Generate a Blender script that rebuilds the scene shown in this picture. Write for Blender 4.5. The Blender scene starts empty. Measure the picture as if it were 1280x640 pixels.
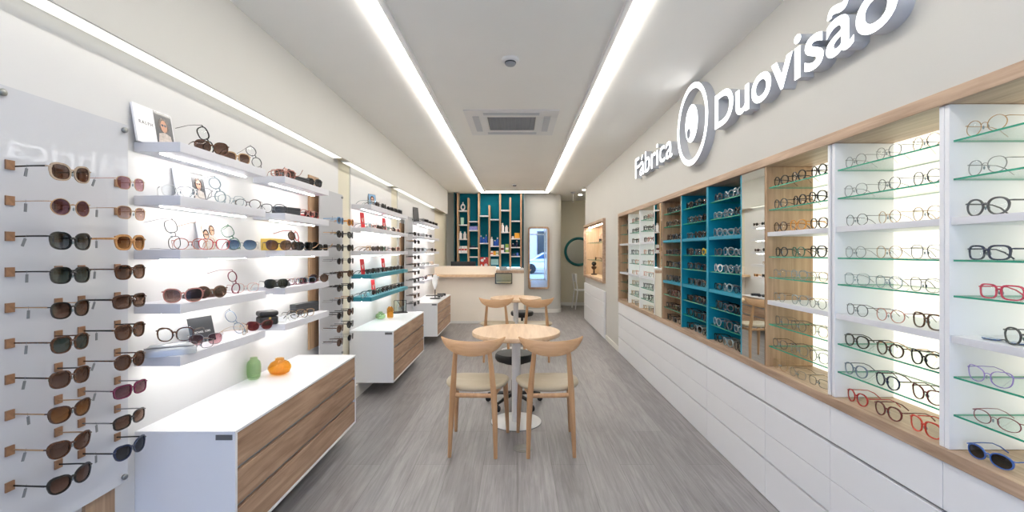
import bpy, bmesh, math, random
from mathutils import Vector, Matrix, Euler
random.seed(11)
SC = bpy.context.scene
COL = SC.collection
PI = math.pi
F = 569.0; CX = 647.0; CY = 315.0; EYE = 1.4
def Yat(px, X): return X * F / (px - CX)          # depth of a pixel column on a side plane
def R(d): return math.radians(d)

# ------------------------------------------------------------------ materials
def lin(c):
    o = []
    for v in c:
        v = v / 255.0
        o.append(v / 12.92 if v <= .04045 else ((v + .055) / 1.055) ** 2.4)
    return (*o, 1.0)
def newmat(name):
    m = bpy.data.materials.new(name); m.use_nodes = True
    nt = m.node_tree
    for n in list(nt.nodes): nt.nodes.remove(n)
    out = nt.nodes.new('ShaderNodeOutputMaterial')
    return m, nt, out
def mat(name, c, rough=.5, metal=0., noise=0., nscale=8., coat=0., spec=.5):
    m, nt, out = newmat(name)
    b = nt.nodes.new('ShaderNodeBsdfPrincipled')
    b.inputs['Base Color'].default_value = lin(c)
    b.inputs['Roughness'].default_value = rough
    b.inputs['Metallic'].default_value = metal
    b.inputs['Specular IOR Level'].default_value = spec
    b.inputs['Coat Weight'].default_value = coat
    if noise:
        tc = nt.nodes.new('ShaderNodeTexCoord')
        n = nt.nodes.new('ShaderNodeTexNoise'); n.inputs['Scale'].default_value = nscale
        n.inputs['Detail'].default_value = 4
        nt.links.new(tc.outputs['Object'], n.inputs['Vector'])
        r = nt.nodes.new('ShaderNodeValToRGB')
        l = lin(c)
        r.color_ramp.elements[0].position = .3; r.color_ramp.elements[1].position = .7
        r.color_ramp.elements[0].color = (*[v * (1 - noise) for v in l[:3]], 1)
        r.color_ramp.elements[1].color = (*[min(1, v * (1 + noise)) for v in l[:3]], 1)
        nt.links.new(n.outputs['Fac'], r.inputs['Fac'])
        nt.links.new(r.outputs['Color'], b.inputs['Base Color'])
    nt.links.new(b.outputs[0], out.inputs[0])
    return m
def emis(name, c, s):
    m, nt, out = newmat(name)
    e = nt.nodes.new('ShaderNodeEmission')
    e.inputs[0].default_value = lin(c); e.inputs[1].default_value = s
    nt.links.new(e.outputs[0], out.inputs[0])
    return m
def wood(name, dark, light, axis='Y', scale=1.0, rough=.5, knots=True):
    m, nt, out = newmat(name)
    b = nt.nodes.new('ShaderNodeBsdfPrincipled'); b.inputs['Roughness'].default_value = rough
    tc = nt.nodes.new('ShaderNodeTexCoord')
    mp = nt.nodes.new('ShaderNodeMapping')
    s = {'X': (1.2, 22, 22), 'Y': (22, 1.2, 22), 'Z': (22, 22, 1.2)}[axis]
    mp.inputs['Scale'].default_value = [v * scale for v in s]
    n = nt.nodes.new('ShaderNodeTexNoise'); n.inputs['Scale'].default_value = 1.6
    n.inputs['Detail'].default_value = 7; n.inputs['Distortion'].default_value = .9
    n.inputs['Roughness'].default_value = .62
    mp2 = nt.nodes.new('ShaderNodeMapping')
    mp2.inputs['Scale'].default_value = [v * scale * .18 if v > 2 else v * scale * .5 for v in s]
    n2 = nt.nodes.new('ShaderNodeTexNoise'); n2.inputs['Scale'].default_value = 1.5
    n2.inputs['Detail'].default_value = 3; n2.inputs['Distortion'].default_value = 1.5
    mix = nt.nodes.new('ShaderNodeMath'); mix.operation = 'MULTIPLY_ADD'
    mix.inputs[1].default_value = .55
    sc = nt.nodes.new('ShaderNodeMath'); sc.operation = 'MULTIPLY'; sc.inputs[1].default_value = .45
    r = nt.nodes.new('ShaderNodeValToRGB')
    r.color_ramp.elements[0].position = .36; r.color_ramp.elements[1].position = .62
    r.color_ramp.elements[0].color = lin(dark); r.color_ramp.elements[1].color = lin(light)
    L = nt.links.new
    L(tc.outputs['Object'], mp.inputs[0]); L(tc.outputs['Object'], mp2.inputs[0])
    L(mp.outputs[0], n.inputs['Vector']); L(mp2.outputs[0], n2.inputs['Vector'])
    L(n2.outputs['Fac'], sc.inputs[0]); L(n.outputs['Fac'], mix.inputs[0]); L(sc.outputs[0], mix.inputs[2])
    L(mix.outputs[0], r.inputs['Fac']); L(r.outputs['Color'], b.inputs['Base Color'])
    bp = nt.nodes.new('ShaderNodeBump'); bp.inputs['Strength'].default_value = .08
    bp.inputs['Distance'].default_value = .002
    L(n.outputs['Fac'], bp.inputs['Height']); L(bp.outputs[0], b.inputs['Normal'])
    L(b.outputs[0], out.inputs[0])
    return m
def clear(name, tint=(240, 248, 245), ior=1.45, bottom=None, h=.045, gloss=.02):
    """thin see-through sheet: transmits its tint, reflects by Fresnel"""
    m, nt, out = newmat(name)
    t = nt.nodes.new('ShaderNodeBsdfTransparent'); rt = (lambda c: (*[v ** .5 for v in lin(c)[:3]], 1.0)) if bottom else lin
    t.inputs[0].default_value = rt(tint)
    g = nt.nodes.new('ShaderNodeBsdfGlossy'); g.inputs['Roughness'].default_value = gloss
    L = nt.links.new
    lw = nt.nodes.new('ShaderNodeLayerWeight'); lw.inputs[0].default_value = .5
    pw_ = nt.nodes.new('ShaderNodeMath'); pw_.operation = 'POWER'; pw_.inputs[1].default_value = 5
    fr = nt.nodes.new('ShaderNodeMath'); fr.operation = 'MULTIPLY_ADD'
    f0 = ((ior - 1) / (ior + 1)) ** 2
    fr.inputs[1].default_value = .55; fr.inputs[2].default_value = f0
    L(lw.outputs['Facing'], pw_.inputs[0]); L(pw_.outputs[0], fr.inputs[0])
    mx = nt.nodes.new('ShaderNodeMixShader')
    if bottom:
        tc = nt.nodes.new('ShaderNodeTexCoord'); sp = nt.nodes.new('ShaderNodeSeparateXYZ')
        mr = nt.nodes.new('ShaderNodeMapRange'); mr.inputs['From Max'].default_value = h
        mc = nt.nodes.new('ShaderNodeMix'); mc.data_type = 'RGBA'
        mc.inputs[6].default_value = rt(bottom); mc.inputs[7].default_value = rt(tint)
        L(tc.outputs['Object'], sp.inputs[0]); L(sp.outputs['Z'], mr.inputs[0])
        L(mr.outputs[0], mc.inputs[0]); L(mc.outputs[2], t.inputs[0])
    L(fr.outputs[0], mx.inputs[0]); L(t.outputs[0], mx.inputs[1]); L(g.outputs[0], mx.inputs[2])
    L(mx.outputs[0], out.inputs[0])
    return m
def plank_floor():
    m, nt, out = newmat('grey_oak_planks')
    L = nt.links.new
    b = nt.nodes.new('ShaderNodeBsdfPrincipled'); b.inputs['Roughness'].default_value = .42
    tc = nt.nodes.new('ShaderNodeTexCoord')
    mp = nt.nodes.new('ShaderNodeMapping'); mp.inputs['Rotation'].default_value = (0, 0, R(90))
    br = nt.nodes.new('ShaderNodeTexBrick')
    br.offset = .37; br.inputs['Scale'].default_value = 1
    br.inputs['Brick Width'].default_value = 1.5; br.inputs['Row Height'].default_value = .225
    br.inputs['Mortar Size'].default_value = .0012; br.inputs['Mortar Smooth'].default_value = .3
    br.inputs['Bias'].default_value = 0
    br.inputs['Color1'].default_value = lin((151, 148, 149)); br.inputs['Color2'].default_value = lin((139, 136, 137))
    br.inputs['Mortar'].default_value = lin((104, 102, 102))
    L(tc.outputs['Object'], mp.inputs[0]); L(mp.outputs[0], br.inputs['Vector'])
    mg = nt.nodes.new('ShaderNodeMapping'); mg.inputs['Scale'].default_value = (20, .9, 1)
    n = nt.nodes.new('ShaderNodeTexNoise'); n.inputs['Scale'].default_value = 2.2
    n.inputs['Detail'].default_value = 8; n.inputs['Distortion'].default_value = 1.1
    n.inputs['Roughness'].default_value = .65
    L(tc.outputs['Object'], mg.inputs[0]); L(mg.outputs[0], n.inputs['Vector'])
    mg2 = nt.nodes.new('ShaderNodeMapping'); mg2.inputs['Scale'].default_value = (5, .9, 1)
    n2 = nt.nodes.new('ShaderNodeTexNoise'); n2.inputs['Scale'].default_value = 1.4; n2.inputs['Detail'].default_value = 4
    n2.inputs['Distortion'].default_value = 2.0
    L(tc.outputs['Object'], mg2.inputs[0]); L(mg2.outputs[0], n2.inputs['Vector'])
    r = nt.nodes.new('ShaderNodeValToRGB')
    r.color_ramp.elements[0].position = .32; r.color_ramp.elements[1].position = .68
    r.color_ramp.elements[0].color = (.72, .715, .72, 1); r.color_ramp.elements[1].color = (1.13, 1.13, 1.13, 1)
    L(n.outputs['Fac'], r.inputs['Fac'])
    r2 = nt.nodes.new('ShaderNodeValToRGB')
    r2.color_ramp.elements[0].position = .35; r2.color_ramp.elements[1].position = .65
    r2.color_ramp.elements[0].color = (.88, .88, .88, 1); r2.color_ramp.elements[1].color = (1.06, 1.06, 1.06, 1)
    L(n2.outputs['Fac'], r2.inputs['Fac'])
    m1 = nt.nodes.new('ShaderNodeMix'); m1.data_type = 'RGBA'; m1.blend_type = 'MULTIPLY'; m1.inputs[0].default_value = 1
    m2 = nt.nodes.new('ShaderNodeMix'); m2.data_type = 'RGBA'; m2.blend_type = 'MULTIPLY'; m2.inputs[0].default_value = 1
    L(br.outputs['Color'], m1.inputs[6]); L(r.outputs['Color'], m1.inputs[7])
    L(m1.outputs[2], m2.inputs[6]); L(r2.outputs['Color'], m2.inputs[7])
    L(m2.outputs[2], b.inputs['Base Color'])
    bp = nt.nodes.new('ShaderNodeBump'); bp.inputs['Strength'].default_value = .12; bp.inputs['Distance'].default_value = .003
    L(n.outputs['Fac'], bp.inputs['Height']); L(bp.outputs[0], b.inputs['Normal'])
    L(b.outputs[0], out.inputs[0])
    return m

LED = 14.0
M = dict(
    wall=mat('wall_paint', (197, 196, 192), .85, noise=.012, nscale=3),
    ceil=mat('ceiling_paint', (245, 244, 240), .9, noise=.012, nscale=2),
    cream=mat('cream_wall_paint', (214, 209, 192), .85, noise=.01, nscale=3),
    corridor=mat('corridor_paint', (216, 210, 190), .85, noise=.012, nscale=2),
    board=mat('white_wall_panel', (212, 212, 213), .45, noise=.006, nscale=4),
    lacquer=mat('white_lacquer', (232, 233, 237), .28, noise=.005, nscale=3),
    lacq2=mat('white_matt_front', (230, 231, 235), .4, noise=.006, nscale=3),
    shelfw=mat('shelf_white', (214, 215, 222), .4, noise=.006, nscale=4),
    acryl=mat('gloss_white_acrylic', (204, 206, 212), .035, spec=.7),
    base=mat('skirting_white', (228, 226, 221), .5, noise=.008),
    oakY=wood('oak_fronts', (138, 108, 86), (190, 159, 133), 'Y', 1.0),
    oakF=wood('oak_surround', (146, 120, 99), (196, 169, 145), 'Y', 1.0),
    oakZ=wood('oak_upright', (150, 118, 88), (192, 160, 128), 'Z', 1.0),
    oakB=wood('oak_battens', (150, 118, 90), (196, 165, 132), 'Z', 1.4),
    beech=wood('beech_chair', (178, 134, 94), (204, 162, 120), 'Z', 1.1, .42),
    beechX=wood('beech_backrest', (188, 144, 102), (212, 170, 128), 'X', 1.0, .4),
    top=wood('table_top_oak', (204, 168, 132), (228, 198, 164), 'Y', .9, .38),
    teal=mat('teal_lacquer', (0, 134, 162), .42, noise=.03, nscale=4),
    tealD=mat('teal_board', (0, 104, 124), .7, spec=.15, noise=.05, nscale=3),
    tealF=mat('teal_frame', (24, 104, 104), .45, noise=.05, nscale=8),
    tealS=mat('teal_shelf', (44, 134, 152), .4, noise=.02, nscale=8),
    cush=mat('beige_leatherette', (170, 158, 136), .45, noise=.02, nscale=20),
    white=mat('white_metal', (232, 232, 232), .35, noise=.01),
    black=mat('black_plastic', (22, 22, 24), .38, noise=.1, nscale=20),
    rubber=mat('black_leatherette', (26, 26, 28), .5, noise=.1, nscale=30),
    chrome=mat('chrome', (205, 205, 208), .18, 1., noise=.02),
    steel=mat('brushed_steel', (150, 152, 150), .4, 1., noise=.05, nscale=30),
    gap=mat('drawer_recess', (120, 112, 104), .6, noise=.03),
    tag=mat('grey_paper_tag', (120, 124, 128), .6, noise=.05),
    metalgrey=mat('grey_plate', (120, 120, 122), .4, .6, noise=.05),
    mirror=mat('mirror_glass', (235, 240, 238), .015, 1.),
    glass=clear('clear_glass', (246, 252, 250), 1.4),
    gedge=mat('green_glass_edge', (36, 150, 122), .25, noise=.06, nscale=30, coat=.5),
    lens=clear('clear_lens', (253, 254, 254), 1.3),
    window=clear('window_pane', (240, 246, 246), 1.4),
    led=emis('led_cool_white', (255, 249, 239), LED),
    ledside=emis('led_side_glow', (255, 249, 239), LED * .9),
    cove=emis('led_cove', (255, 250, 232), .95),
    under=emis('led_under_shelf', (255, 251, 244), 31.0),
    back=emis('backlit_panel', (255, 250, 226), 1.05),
    sign=emis('sign_face', (255, 255, 255), 2.3),
    side=mat('sign_side', (196, 199, 206), .5, noise=.01),
    floor=plank_floor(),
    paper=mat('white_card', (238, 238, 242), .5, noise=.005),
    dark=mat('charcoal_card', (52, 54, 58), .5, noise=.05),
    red=mat('red_card', (214, 52, 58), .45, noise=.03),
    grille=mat('grille_grey', (150, 154, 160), .5, noise=.03),
)
# frame colours
FC = {k: mat('frame_' + k.replace(' ', '_'), c, r, mt, noise=nz, nscale=sc, coat=.3) for k, c, r, mt, nz, sc in [
    ('black', (24, 24, 26), .25, 0, .1, 60), ('dark grey', (66, 68, 74), .3, 0, .1, 60),
    ('brown', (68, 44, 33), .25, 0, .3, 120), ('tortoise', (76, 46, 28), .22, 0, .75, 130),
    ('amber', (204, 140, 60), .25, 0, .3, 90), ('honey', (182, 134, 84), .25, 0, .25, 90),
    ('taupe', (168, 148, 128), .25, 0, .08, 90), ('gold', (176, 144, 108), .3, .6, .05, 60),
    ('silver', (140, 142, 146), .3, .8, .05, 60), ('gunmetal', (82, 84, 90), .3, .7, .05, 60),
    ('red', (170, 36, 44), .25, 0, .12, 60), ('coral', (198, 62, 50), .25, 0, .12, 60),
    ('dark red', (98, 36, 38), .25, 0, .12, 60), ('raspberry', (196, 54, 84), .25, 0, .1, 60),
    ('burgundy', (116, 42, 62), .3, .3, .1, 60), ('plum', (104, 30, 66), .25, 0, .1, 60),
    ('navy', (34, 44, 72), .25, 0, .1, 60), ('blue', (58, 96, 168), .25, 0, .1, 60),
    ('light blue', (116, 158, 196), .25, 0, .08, 60), ('lilac', (150, 130, 200), .25, 0, .06, 60),
    ('green', (74, 112, 90), .25, 0, .1, 60), ('pink', (214, 166, 156), .25, 0, .05, 60),
    ('rose', (176, 118, 106), .25, 0, .12, 60), ('clear', (140, 156, 162), .12, 0, .03, 60),
    ('white', (232, 232, 230), .25, 0, .02, 60), ('yellow', (222, 196, 40), .3, 0, .05, 60),
    ('steel blue', (104, 124, 146), .3, .3, .05, 60)]}
LC = {'clear': M['lens'],
      'brown': clear('lens_brown', (92, 66, 54), 1.5, (142, 112, 96)),
      'dark': clear('lens_dark', (46, 46, 50), 1.5, (84, 84, 88)),
      'grey': clear('lens_grey', (74, 78, 82), 1.5, (124, 128, 130)),
      'green': clear('lens_green', (70, 78, 72), 1.5, (100, 106, 98)),
      'plum': clear('lens_plum', (104, 70, 78), 1.5, (150, 108, 116)),
      'rose': clear('lens_rose', (160, 112, 120), 1.5, (208, 164, 168)),
      'sand': clear('lens_sand', (148, 112, 100), 1.5, (216, 190, 180)),
      'amber': clear('lens_amber', (124, 80, 46), 1.5, (184, 132, 84)),
      'blue': clear('lens_blue', (70, 96, 126), 1.5, (150, 178, 200)),
      'red': clear('lens_red', (104, 26, 26), 1.5, (140, 50, 46))}

# ------------------------------------------------------------------ mesh builder
class MB:
    def __init__(s): s.v = []; s.f = []; s.m = []; s.sm = []
    def add(s, vs, fs, m=0, smooth=False, mi=None):
        o = len(s.v); s.v += [tuple(v) for v in vs]
        for i, f in enumerate(fs):
            s.f.append(tuple(a + o for a in f)); s.m.append(mi[i] if mi else m); s.sm.append(smooth)
        return s
    def box(s, x0, x1, y0, y1, z0, z1, m=0, mi=None):
        vs = [(x, y, z) for z in (z0, z1) for y in (y0, y1) for x in (x0, x1)]
        fs = [(0, 2, 3, 1), (4, 5, 7, 6), (0, 1, 5, 4), (2, 6, 7, 3), (0, 4, 6, 2), (1, 3, 7, 5)]  # -z +z -y +y -x +x
        return s.add(vs, fs, m, False, mi)
    def tube(s, path, r, n=8, m=0, cap=True, flat=1.0):
        P = [Vector(p) for p in path]; k = len(P)
        rs = r if isinstance(r, (list, tuple)) else [r] * k
        vs = []; up = None
        for i in range(k):
            t = (P[min(i + 1, k - 1)] - P[max(i - 1, 0)]).normalized()
            if up is None:
                up = Vector((0, 0, 1)) if abs(t.z) < .9 else Vector((0, 1, 0))
            a = t.cross(up).normalized(); b = a.cross(t).normalized(); up = b
            for j in range(n):
                q = 2 * PI * j / n
                vs.append(P[i] + a * math.cos(q) * rs[i] * flat + b * math.sin(q) * rs[i])
        fs = [(i * n + j, i * n + (j + 1) % n, (i + 1) * n + (j + 1) % n, (i + 1) * n + j) for i in range(k - 1) for j in range(n)]
        if cap: fs += [tuple(range(n))[::-1], tuple((k - 1) * n + j for j in range(n))]
        return s.add(vs, fs, m, True)
    def lathe(s, prof, c=(0, 0, 0), n=32, m=0, rib=0., ribs=0, sy=1.):
        vs = []
        for r, z in prof:
            for j in range(n):
                q = 2 * PI * j / n; rr = r * (1 + rib * math.cos(q * ribs)) if ribs else r
                vs.append((c[0] + rr * math.cos(q), c[1] + rr * math.sin(q) * sy, c[2] + z))
        k = len(prof)
        fs = [(i * n + j, i * n + (j + 1) % n, (i + 1) * n + (j + 1) % n, (i + 1) * n + j) for i in range(k - 1) for j in range(n)]
        if prof[0][0] > 1e-6: fs.append(tuple(range(n))[::-1])
        if prof[-1][0] > 1e-6: fs.append(tuple((k - 1) * n + j for j in range(n)))
        return s.add(vs, fs, m, True)
    def disc(s, c, r, z0, z1, n=40, m=0):
        return s.lathe([(r - .002, z0), (r, z0 + .002), (r, z1 - .002), (r - .002, z1)], c, n, m)
    def prism(s, out, fn, d0, d1, m=0, mside=None):
        """out: 2-D outline; fn(u,v,d) -> xyz"""
        n = len(out)
        vs = [fn(u, v, d0) for u, v in out] + [fn(u, v, d1) for u, v in out]
        fs = [tuple(range(n))[::-1], tuple(range(n, 2 * n))] + [(i, (i + 1) % n, n + (i + 1) % n, n + i) for i in range(n)]
        ms = m if mside is None else mside
        return s.add(vs, fs, m, False, [m, m] + [ms] * n)
    def mesh(s, name, mats):
        me = bpy.data.meshes.new(name)
        me.from_pydata(s.v, [], s.f)
        for mm in (mats if isinstance(mats, (list, tuple)) else [mats]): me.materials.append(mm)
        me.polygons.foreach_set('material_index', s.m)
        me.polygons.foreach_set('use_smooth', s.sm)
        bm = bmesh.new(); bm.from_mesh(me); bmesh.ops.recalc_face_normals(bm, faces=bm.faces); bm.to_mesh(me); bm.free()
        me.update()
        return me
    def build(s, name, mats, parent=None, bevel=0., loc=None, rel=None):
        """rel: root object whose location is taken off (vertices given in world space)"""
        if rel is not None:
            o_ = rel.location; s.v = [(a - o_.x, b - o_.y, c - o_.z) for a, b, c in s.v]
        return link(name, s.mesh(name, mats), rel if rel is not None else parent, loc, bevel)
def link(name, me, parent=None, loc=None, bevel=0.):
    o = bpy.data.objects.new(name, me); COL.objects.link(o)
    if parent: o.parent = parent
    if loc: o.location = loc
    if bevel:
        b = o.modifiers.new('bevel', 'BEVEL'); b.width = bevel; b.segments = 2; b.limit_method = 'ANGLE'; b.angle_limit = R(50)
    if any(p.use_smooth for p in me.polygons):
        try: me.set_sharp_from_angle(angle=R(48))
        except Exception: pass
    return o
def root(name, loc, label, cat, group=None, rz=0.):
    o = bpy.data.objects.new(name, None); COL.objects.link(o); o.empty_display_size = .05
    o.location = loc; o.rotation_euler = (0, 0, rz)
    tag(o, label, cat, group); return o
def tag(o, label, cat, group=None, kind=None):
    o['label'] = label; o['category'] = cat
    if group: o['group'] = group
    if kind: o['kind'] = kind
    return o
def struct(name, mb, m, label=None, bevel=0.):
    o = mb.build(name, m, bevel=bevel); o['kind'] = 'structure'
    o['label'] = label or name.replace('_', ' '); o['category'] = name.split('_')[0]
    return o
def text_mesh(body, size, extrude=0., offset=0., res=6, space=1.):
    cu = bpy.data.curves.new('lettering', 'FONT'); cu.body = body; cu.size = size
    cu.space_character = space; cu.extrude = extrude; cu.offset = offset; cu.resolution_u = res
    ob = bpy.data.objects.new('tmp_text', cu); COL.objects.link(ob)
    dg = bpy.context.evaluated_depsgraph_get(); dg.update()
    me = bpy.data.meshes.new_from_object(ob.evaluated_get(dg))
    bpy.data.objects.remove(ob); bpy.data.curves.remove(cu)
    return me
def xs(me): 
    v = [p.co.x for p in me.vertices]; return (min(v), max(v)) if v else (0, 0)
def curve_mesh(splines, extrude):
    cu = bpy.data.curves.new('shape', 'CURVE'); cu.dimensions = '2D'; cu.fill_mode = 'BOTH'; cu.extrude = extrude
    for sp in splines:
        s = cu.splines.new('POLY'); s.points.add(len(sp) - 1); s.use_cyclic_u = True
        for i, (a, b) in enumerate(sp): s.points[i].co = (a, b, 0, 1)
    ob = bpy.data.objects.new('tmp_curve', cu); COL.objects.link(ob)
    dg = bpy.context.evaluated_depsgraph_get(); dg.update()
    me = bpy.data.meshes.new_from_object(ob.evaluated_get(dg))
    bpy.data.objects.remove(ob); bpy.data.curves.remove(cu)
    return me

# ------------------------------------------------------------------ the setting
XL, XR = -1.64, 1.42          # recessed left wall, right wall
YB, YE = 10.5, -1.8           # back wall, shop front behind the camera
ZC = 2.74
struct('floor', MB().box(-2.2, 3.4, YE, 12.2, -.1, 0), M['floor'], 'grey wood plank floor')
struct('ceiling', MB().box(-2.2, 3.4, YE, 12.2, ZC, ZC + .12), M['ceil'], 'off-white plaster ceiling')
struct('wall_left', MB().box(-1.9, XL, YE, YB, 0, 2.24).box(-1.9, -1.54, YE, 9.96, 2.24, ZC).box(-1.9, XL, 9.96, YB, 2.24, ZC), M['cream'],
       'cream left wall with a projecting band under the ceiling')
struct('trim_1', MB().box(-1.5405, -1.532, YE, 9.962, 2.225, ZC), M['wall'], 'white bulkhead above the left wall displays')
struct('baseboard_left', MB().box(XL, -1.54, .4, 8.9, 0, .125), M['base'], 'low white plinth under the floating cabinets', .003)
wr = MB()
wr.box(XR, 1.9, YE, 9.55, 1.935, ZC)                 # above the displays
wr.box(1.70, 1.9, YE, 9.55, 0, .70).box(XR, 1.70, YE, .58, 0, .70).box(XR, 1.70, 6.37, 7.30, 0, .70)
wr.box(XR, 1.9, 6.36, 7.38, .70, 1.935)
wr.box(XR, 1.9, 9.44, 9.55, .70, 1.935)
wr.box(XR, 1.9, 7.38, 9.44, .70, .90)
wr.box(XR, 1.9, YE, .35, .70, 1.935)
wr.box(1.70, 1.9, .35, 9.44, .70, 1.935)
struct('wall_right', wr, M['wall'], 'white right wall')
struct('wall_right_end', MB().box(1.9, 3.2, 9.40, 9.55, 0, ZC), M['wall'], 'white wall turning into the corridor')
bw = MB()
out = [(-1.9, 10.5), (.80, 10.5)]
for i in range(0, 9):
    a = R(-90 + i * 11.25); out.append((.80 + .22 * math.cos(a), 10.72 + .22 * math.sin(a)))
out += [(1.02, 12.0), (-1.9, 12.0)]
bw.prism(out, lambda u, v, d: (u, v, d), 0, ZC)
struct('wall_back', bw, M['wall'], 'cream back wall with a rounded corner')
struct('wall_corridor', MB().box(1.0, 3.3, 11.9, 12.05, 0, ZC).box(3.2, 3.35, 9.4, 12.05, 0, ZC), M['corridor'], 'grey-beige wall at the end of the corridor')
sk = MB()
o2 = [(.125, 10.49), (.80, 10.49)]
o2 += [(.80 + .232 * math.cos(R(-90 + i * 11.25)), 10.72 + .232 * math.sin(R(-90 + i * 11.25))) for i in range(9)]
o2 += [(1.032, 11.9), (1.0, 11.9), (1.0, 10.7), (.8, 10.55), (.125, 10.55)]
sk.prism(o2, lambda u, v, d: (u, v, d), 0, .085)
sk.box(1.02, 3.2, 11.885, 11.9, 0, .085)
struct('baseboard_back', sk, M['base'], 'white skirting along the back wall')
struct('baseboard_right', MB().box(1.405, 1.42, 6.36, 7.30, 0, .075), M['base'], 'white skirting on the right wall', .002)
# shop front behind the camera
fr = MB()
for x in (-1.64, -.62, .42, 1.36): fr.box(x - .03, x + .03, YE - .03, YE + .04, 0, ZC)
fr.box(-1.64, 1.4, YE - .03, YE + .04, 2.25, 2.31).box(-1.64, 1.4, YE - .03, YE + .04, 0, .06).box(-1.64, 1.4, YE - .03, YE + .04, ZC - .06, ZC)
fr.box(.45, 1.33, YE - .02, YE + .03, .9, .94)
o = struct('window_1', fr, M['white'], 'white framed glass shop front')
g = MB().box(-1.6, 1.36, YE - .004, YE + .004, .06, ZC - .05).build('window_pane', M['window'], o)
# street seen in the mirror
struct('ground', MB().box(-14, 14, -16, YE, -.14, -.02), mat('pavement', (170, 168, 165), .8, noise=.05, nscale=2), 'pale pavement outside the shop')
fac = root('street_building', (0, -14.6, -.02), 'pale pink street building reflected in the wall mirror', 'building')
MB().box(-13, 13, -15.6, -14, 0, 9).build('facade', mat('pink_render', (216, 200, 206), .8, noise=.03), rel=fac)
for i in range(6):
    w = MB().box(-10.5 + i * 4, -9.1 + i * 4, -14.03, -13.96, 1.2, 3.0).build('window', M['dark'], rel=fac)

# car parked outside
def car(loc):
    c = root('car', loc, 'white car parked outside, seen in the tall wall mirror', 'car')
    prof = [(-2.1, .35), (-2.15, .62), (-1.95, .85), (-1.2, .95), (-.55, 1.38), (.8, 1.42), (1.45, 1.02), (2.0, .92), (2.12, .6), (2.1, .35)]
    MB().prism(prof, lambda u, v, d: (u, d, v), -.82, .82).build('body', mat('car_white', (236, 238, 242), .25, coat=.5), c, .06)
    win = [(-1.08, .98), (-.5, 1.32), (.76, 1.35), (1.28, 1.02)]
    MB().prism(win, lambda u, v, d: (u, d, v), .80, .835).build('side_window', mat('car_glass', (60, 90, 130), .1), c)
    MB().prism(win, lambda u, v, d: (u, d, v), -.835, -.80).build('side_window', mat('car_glass_b', (60, 90, 130), .1), c)
    for x in (-1.35, 1.3):
        for y in (-.74, .74):
            b = MB()
            b.lathe([(.1, -.1), (.32, -.1), (.34, -.06), (.34, .06), (.32, .1), (.1, .1)], (0, 0, 0), 28)
            b.v = [(x + v[0], y + v[2], .34 + v[1]) for v in b.v]
            b.build('wheel', M['rubber'], c)
car((2.2, -9.2, -.02))

# ------------------------------------------------------------------ ceiling things
def strip(x0, x1, xa, y0, y1, label):
    r = root('linear_ceiling_light', ((x0 + x1) / 2, (y0 + y1) / 2, ZC), label, 'ceiling light')
    lip = (x1, xa) if xa > x1 - .05 and abs(xa - x1) < .06 else (xa, x0)
    if 'short' in label: MB().box(x0, x1, y1 - .004, y1 + .03, ZC - .018, ZC).build('housing', M['white'], rel=r)
    else: MB().box(min(lip), max(lip), y0, y1, ZC - .018, ZC).build('housing', M['white'], rel=r)
    MB().box(x0 + .001, x1 - .001, y0 + .003, y1 - .005, ZC - .021, ZC - .001, mi=[0, 0, 0, 0, 1, 1]).build('diffuser', [M['led'], M['ledside']], rel=r)
strip(-.815, -.742, -.705, -1.3, 10.06, 'long white LED line in the left half of the ceiling')
strip(.612, .685, .578, -1.3, 10.06, 'long white LED line in the right half of the ceiling')
strip(-.815, .685, -.80, 10.06, 10.13, 'short LED line joining the two long ones at the back')

def cassette():
    cx, cy = -.06, 4.73; h = .455
    r = root('ceiling_air_conditioner', (cx, cy, ZC), 'square white air conditioning cassette in the ceiling', 'air conditioner')
    z = -.012
    p = MB().box(-h, h, -h, -.24, z, 0).box(-h, h, .24, h, z, 0).box(-h, -.24, -.24, .24, z, 0).box(.24, h, -.24, .24, z, 0)
    p.build('panel', M['white'], r, .004)
    g = MB().box(-.24, .24, -.24, .24, -.006, -.001)
    g.build('recess', M['gap'], r)
    g = MB()
    for i in range(17): g.box(-.235, .235, -.232 + i * .0285, -.218 + i * .0285, -.011, -.006)
    for i in range(13): g.box(-.235 + i * .0385, -.229 + i * .0385, -.235, .235, -.013, -.010)
    g.build('grille', M['grille'], r)
    for k in range(4):
        b = MB().box(-.27, .27, -.385, -.32, -.018, -.0125)
        f = b.build('air_flap', mat('flap_grey', (196, 200, 206), .4) if k == 0 else FLAP, r, .002)
        if k == 0: globals()['FLAP'] = f.data.materials[0]
        f.rotation_euler = (0, 0, k * PI / 2)
FLAP = None
cassette()
def detector(x, y, r_, label):
    r = root('smoke_detector', (x, y, ZC), label, 'smoke detector')
    MB().lathe([(r_, 0), (r_, -.012), (r_ * .86, -.02)], n=28).build('base', M['white'], r)
    MB().lathe([(r_ * .62, -.02), (r_ * .62, -.036), (r_ * .5, -.044), (r_ * .2, -.046)], n=28).build('sensor', M['grille'], r)
    MB().lathe([(r_ * .66, -.024), (r_ * .66, -.03), (r_ * .6, -.03)], n=28).build('vent_ring', M['dark'], r)
detector(-.05, 3.16, .06, 'round white smoke detector on the ceiling nearest the camera')
detector(-.06, 9.0, .055, 'small round detector on the ceiling near the back wall')
DLM = emis('downlight_led', (255, 244, 224), 170.)
for x, y, l in ((1.46, 10.6, 'round recessed downlight lit in the corridor ceiling'), (1.43, 9.75, 'round recessed downlight at the mouth of the corridor')):
    r = root('downlight', (x, y, ZC), l, 'ceiling light')
    MB().lathe([(.055, 0), (.055, -.008), (.04, -.01)], n=24).build('bezel', M['white'], r)
    MB().lathe([(.036, -.0102), (.036, -.012)], n=20).build('lamp', DLM, r)
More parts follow.
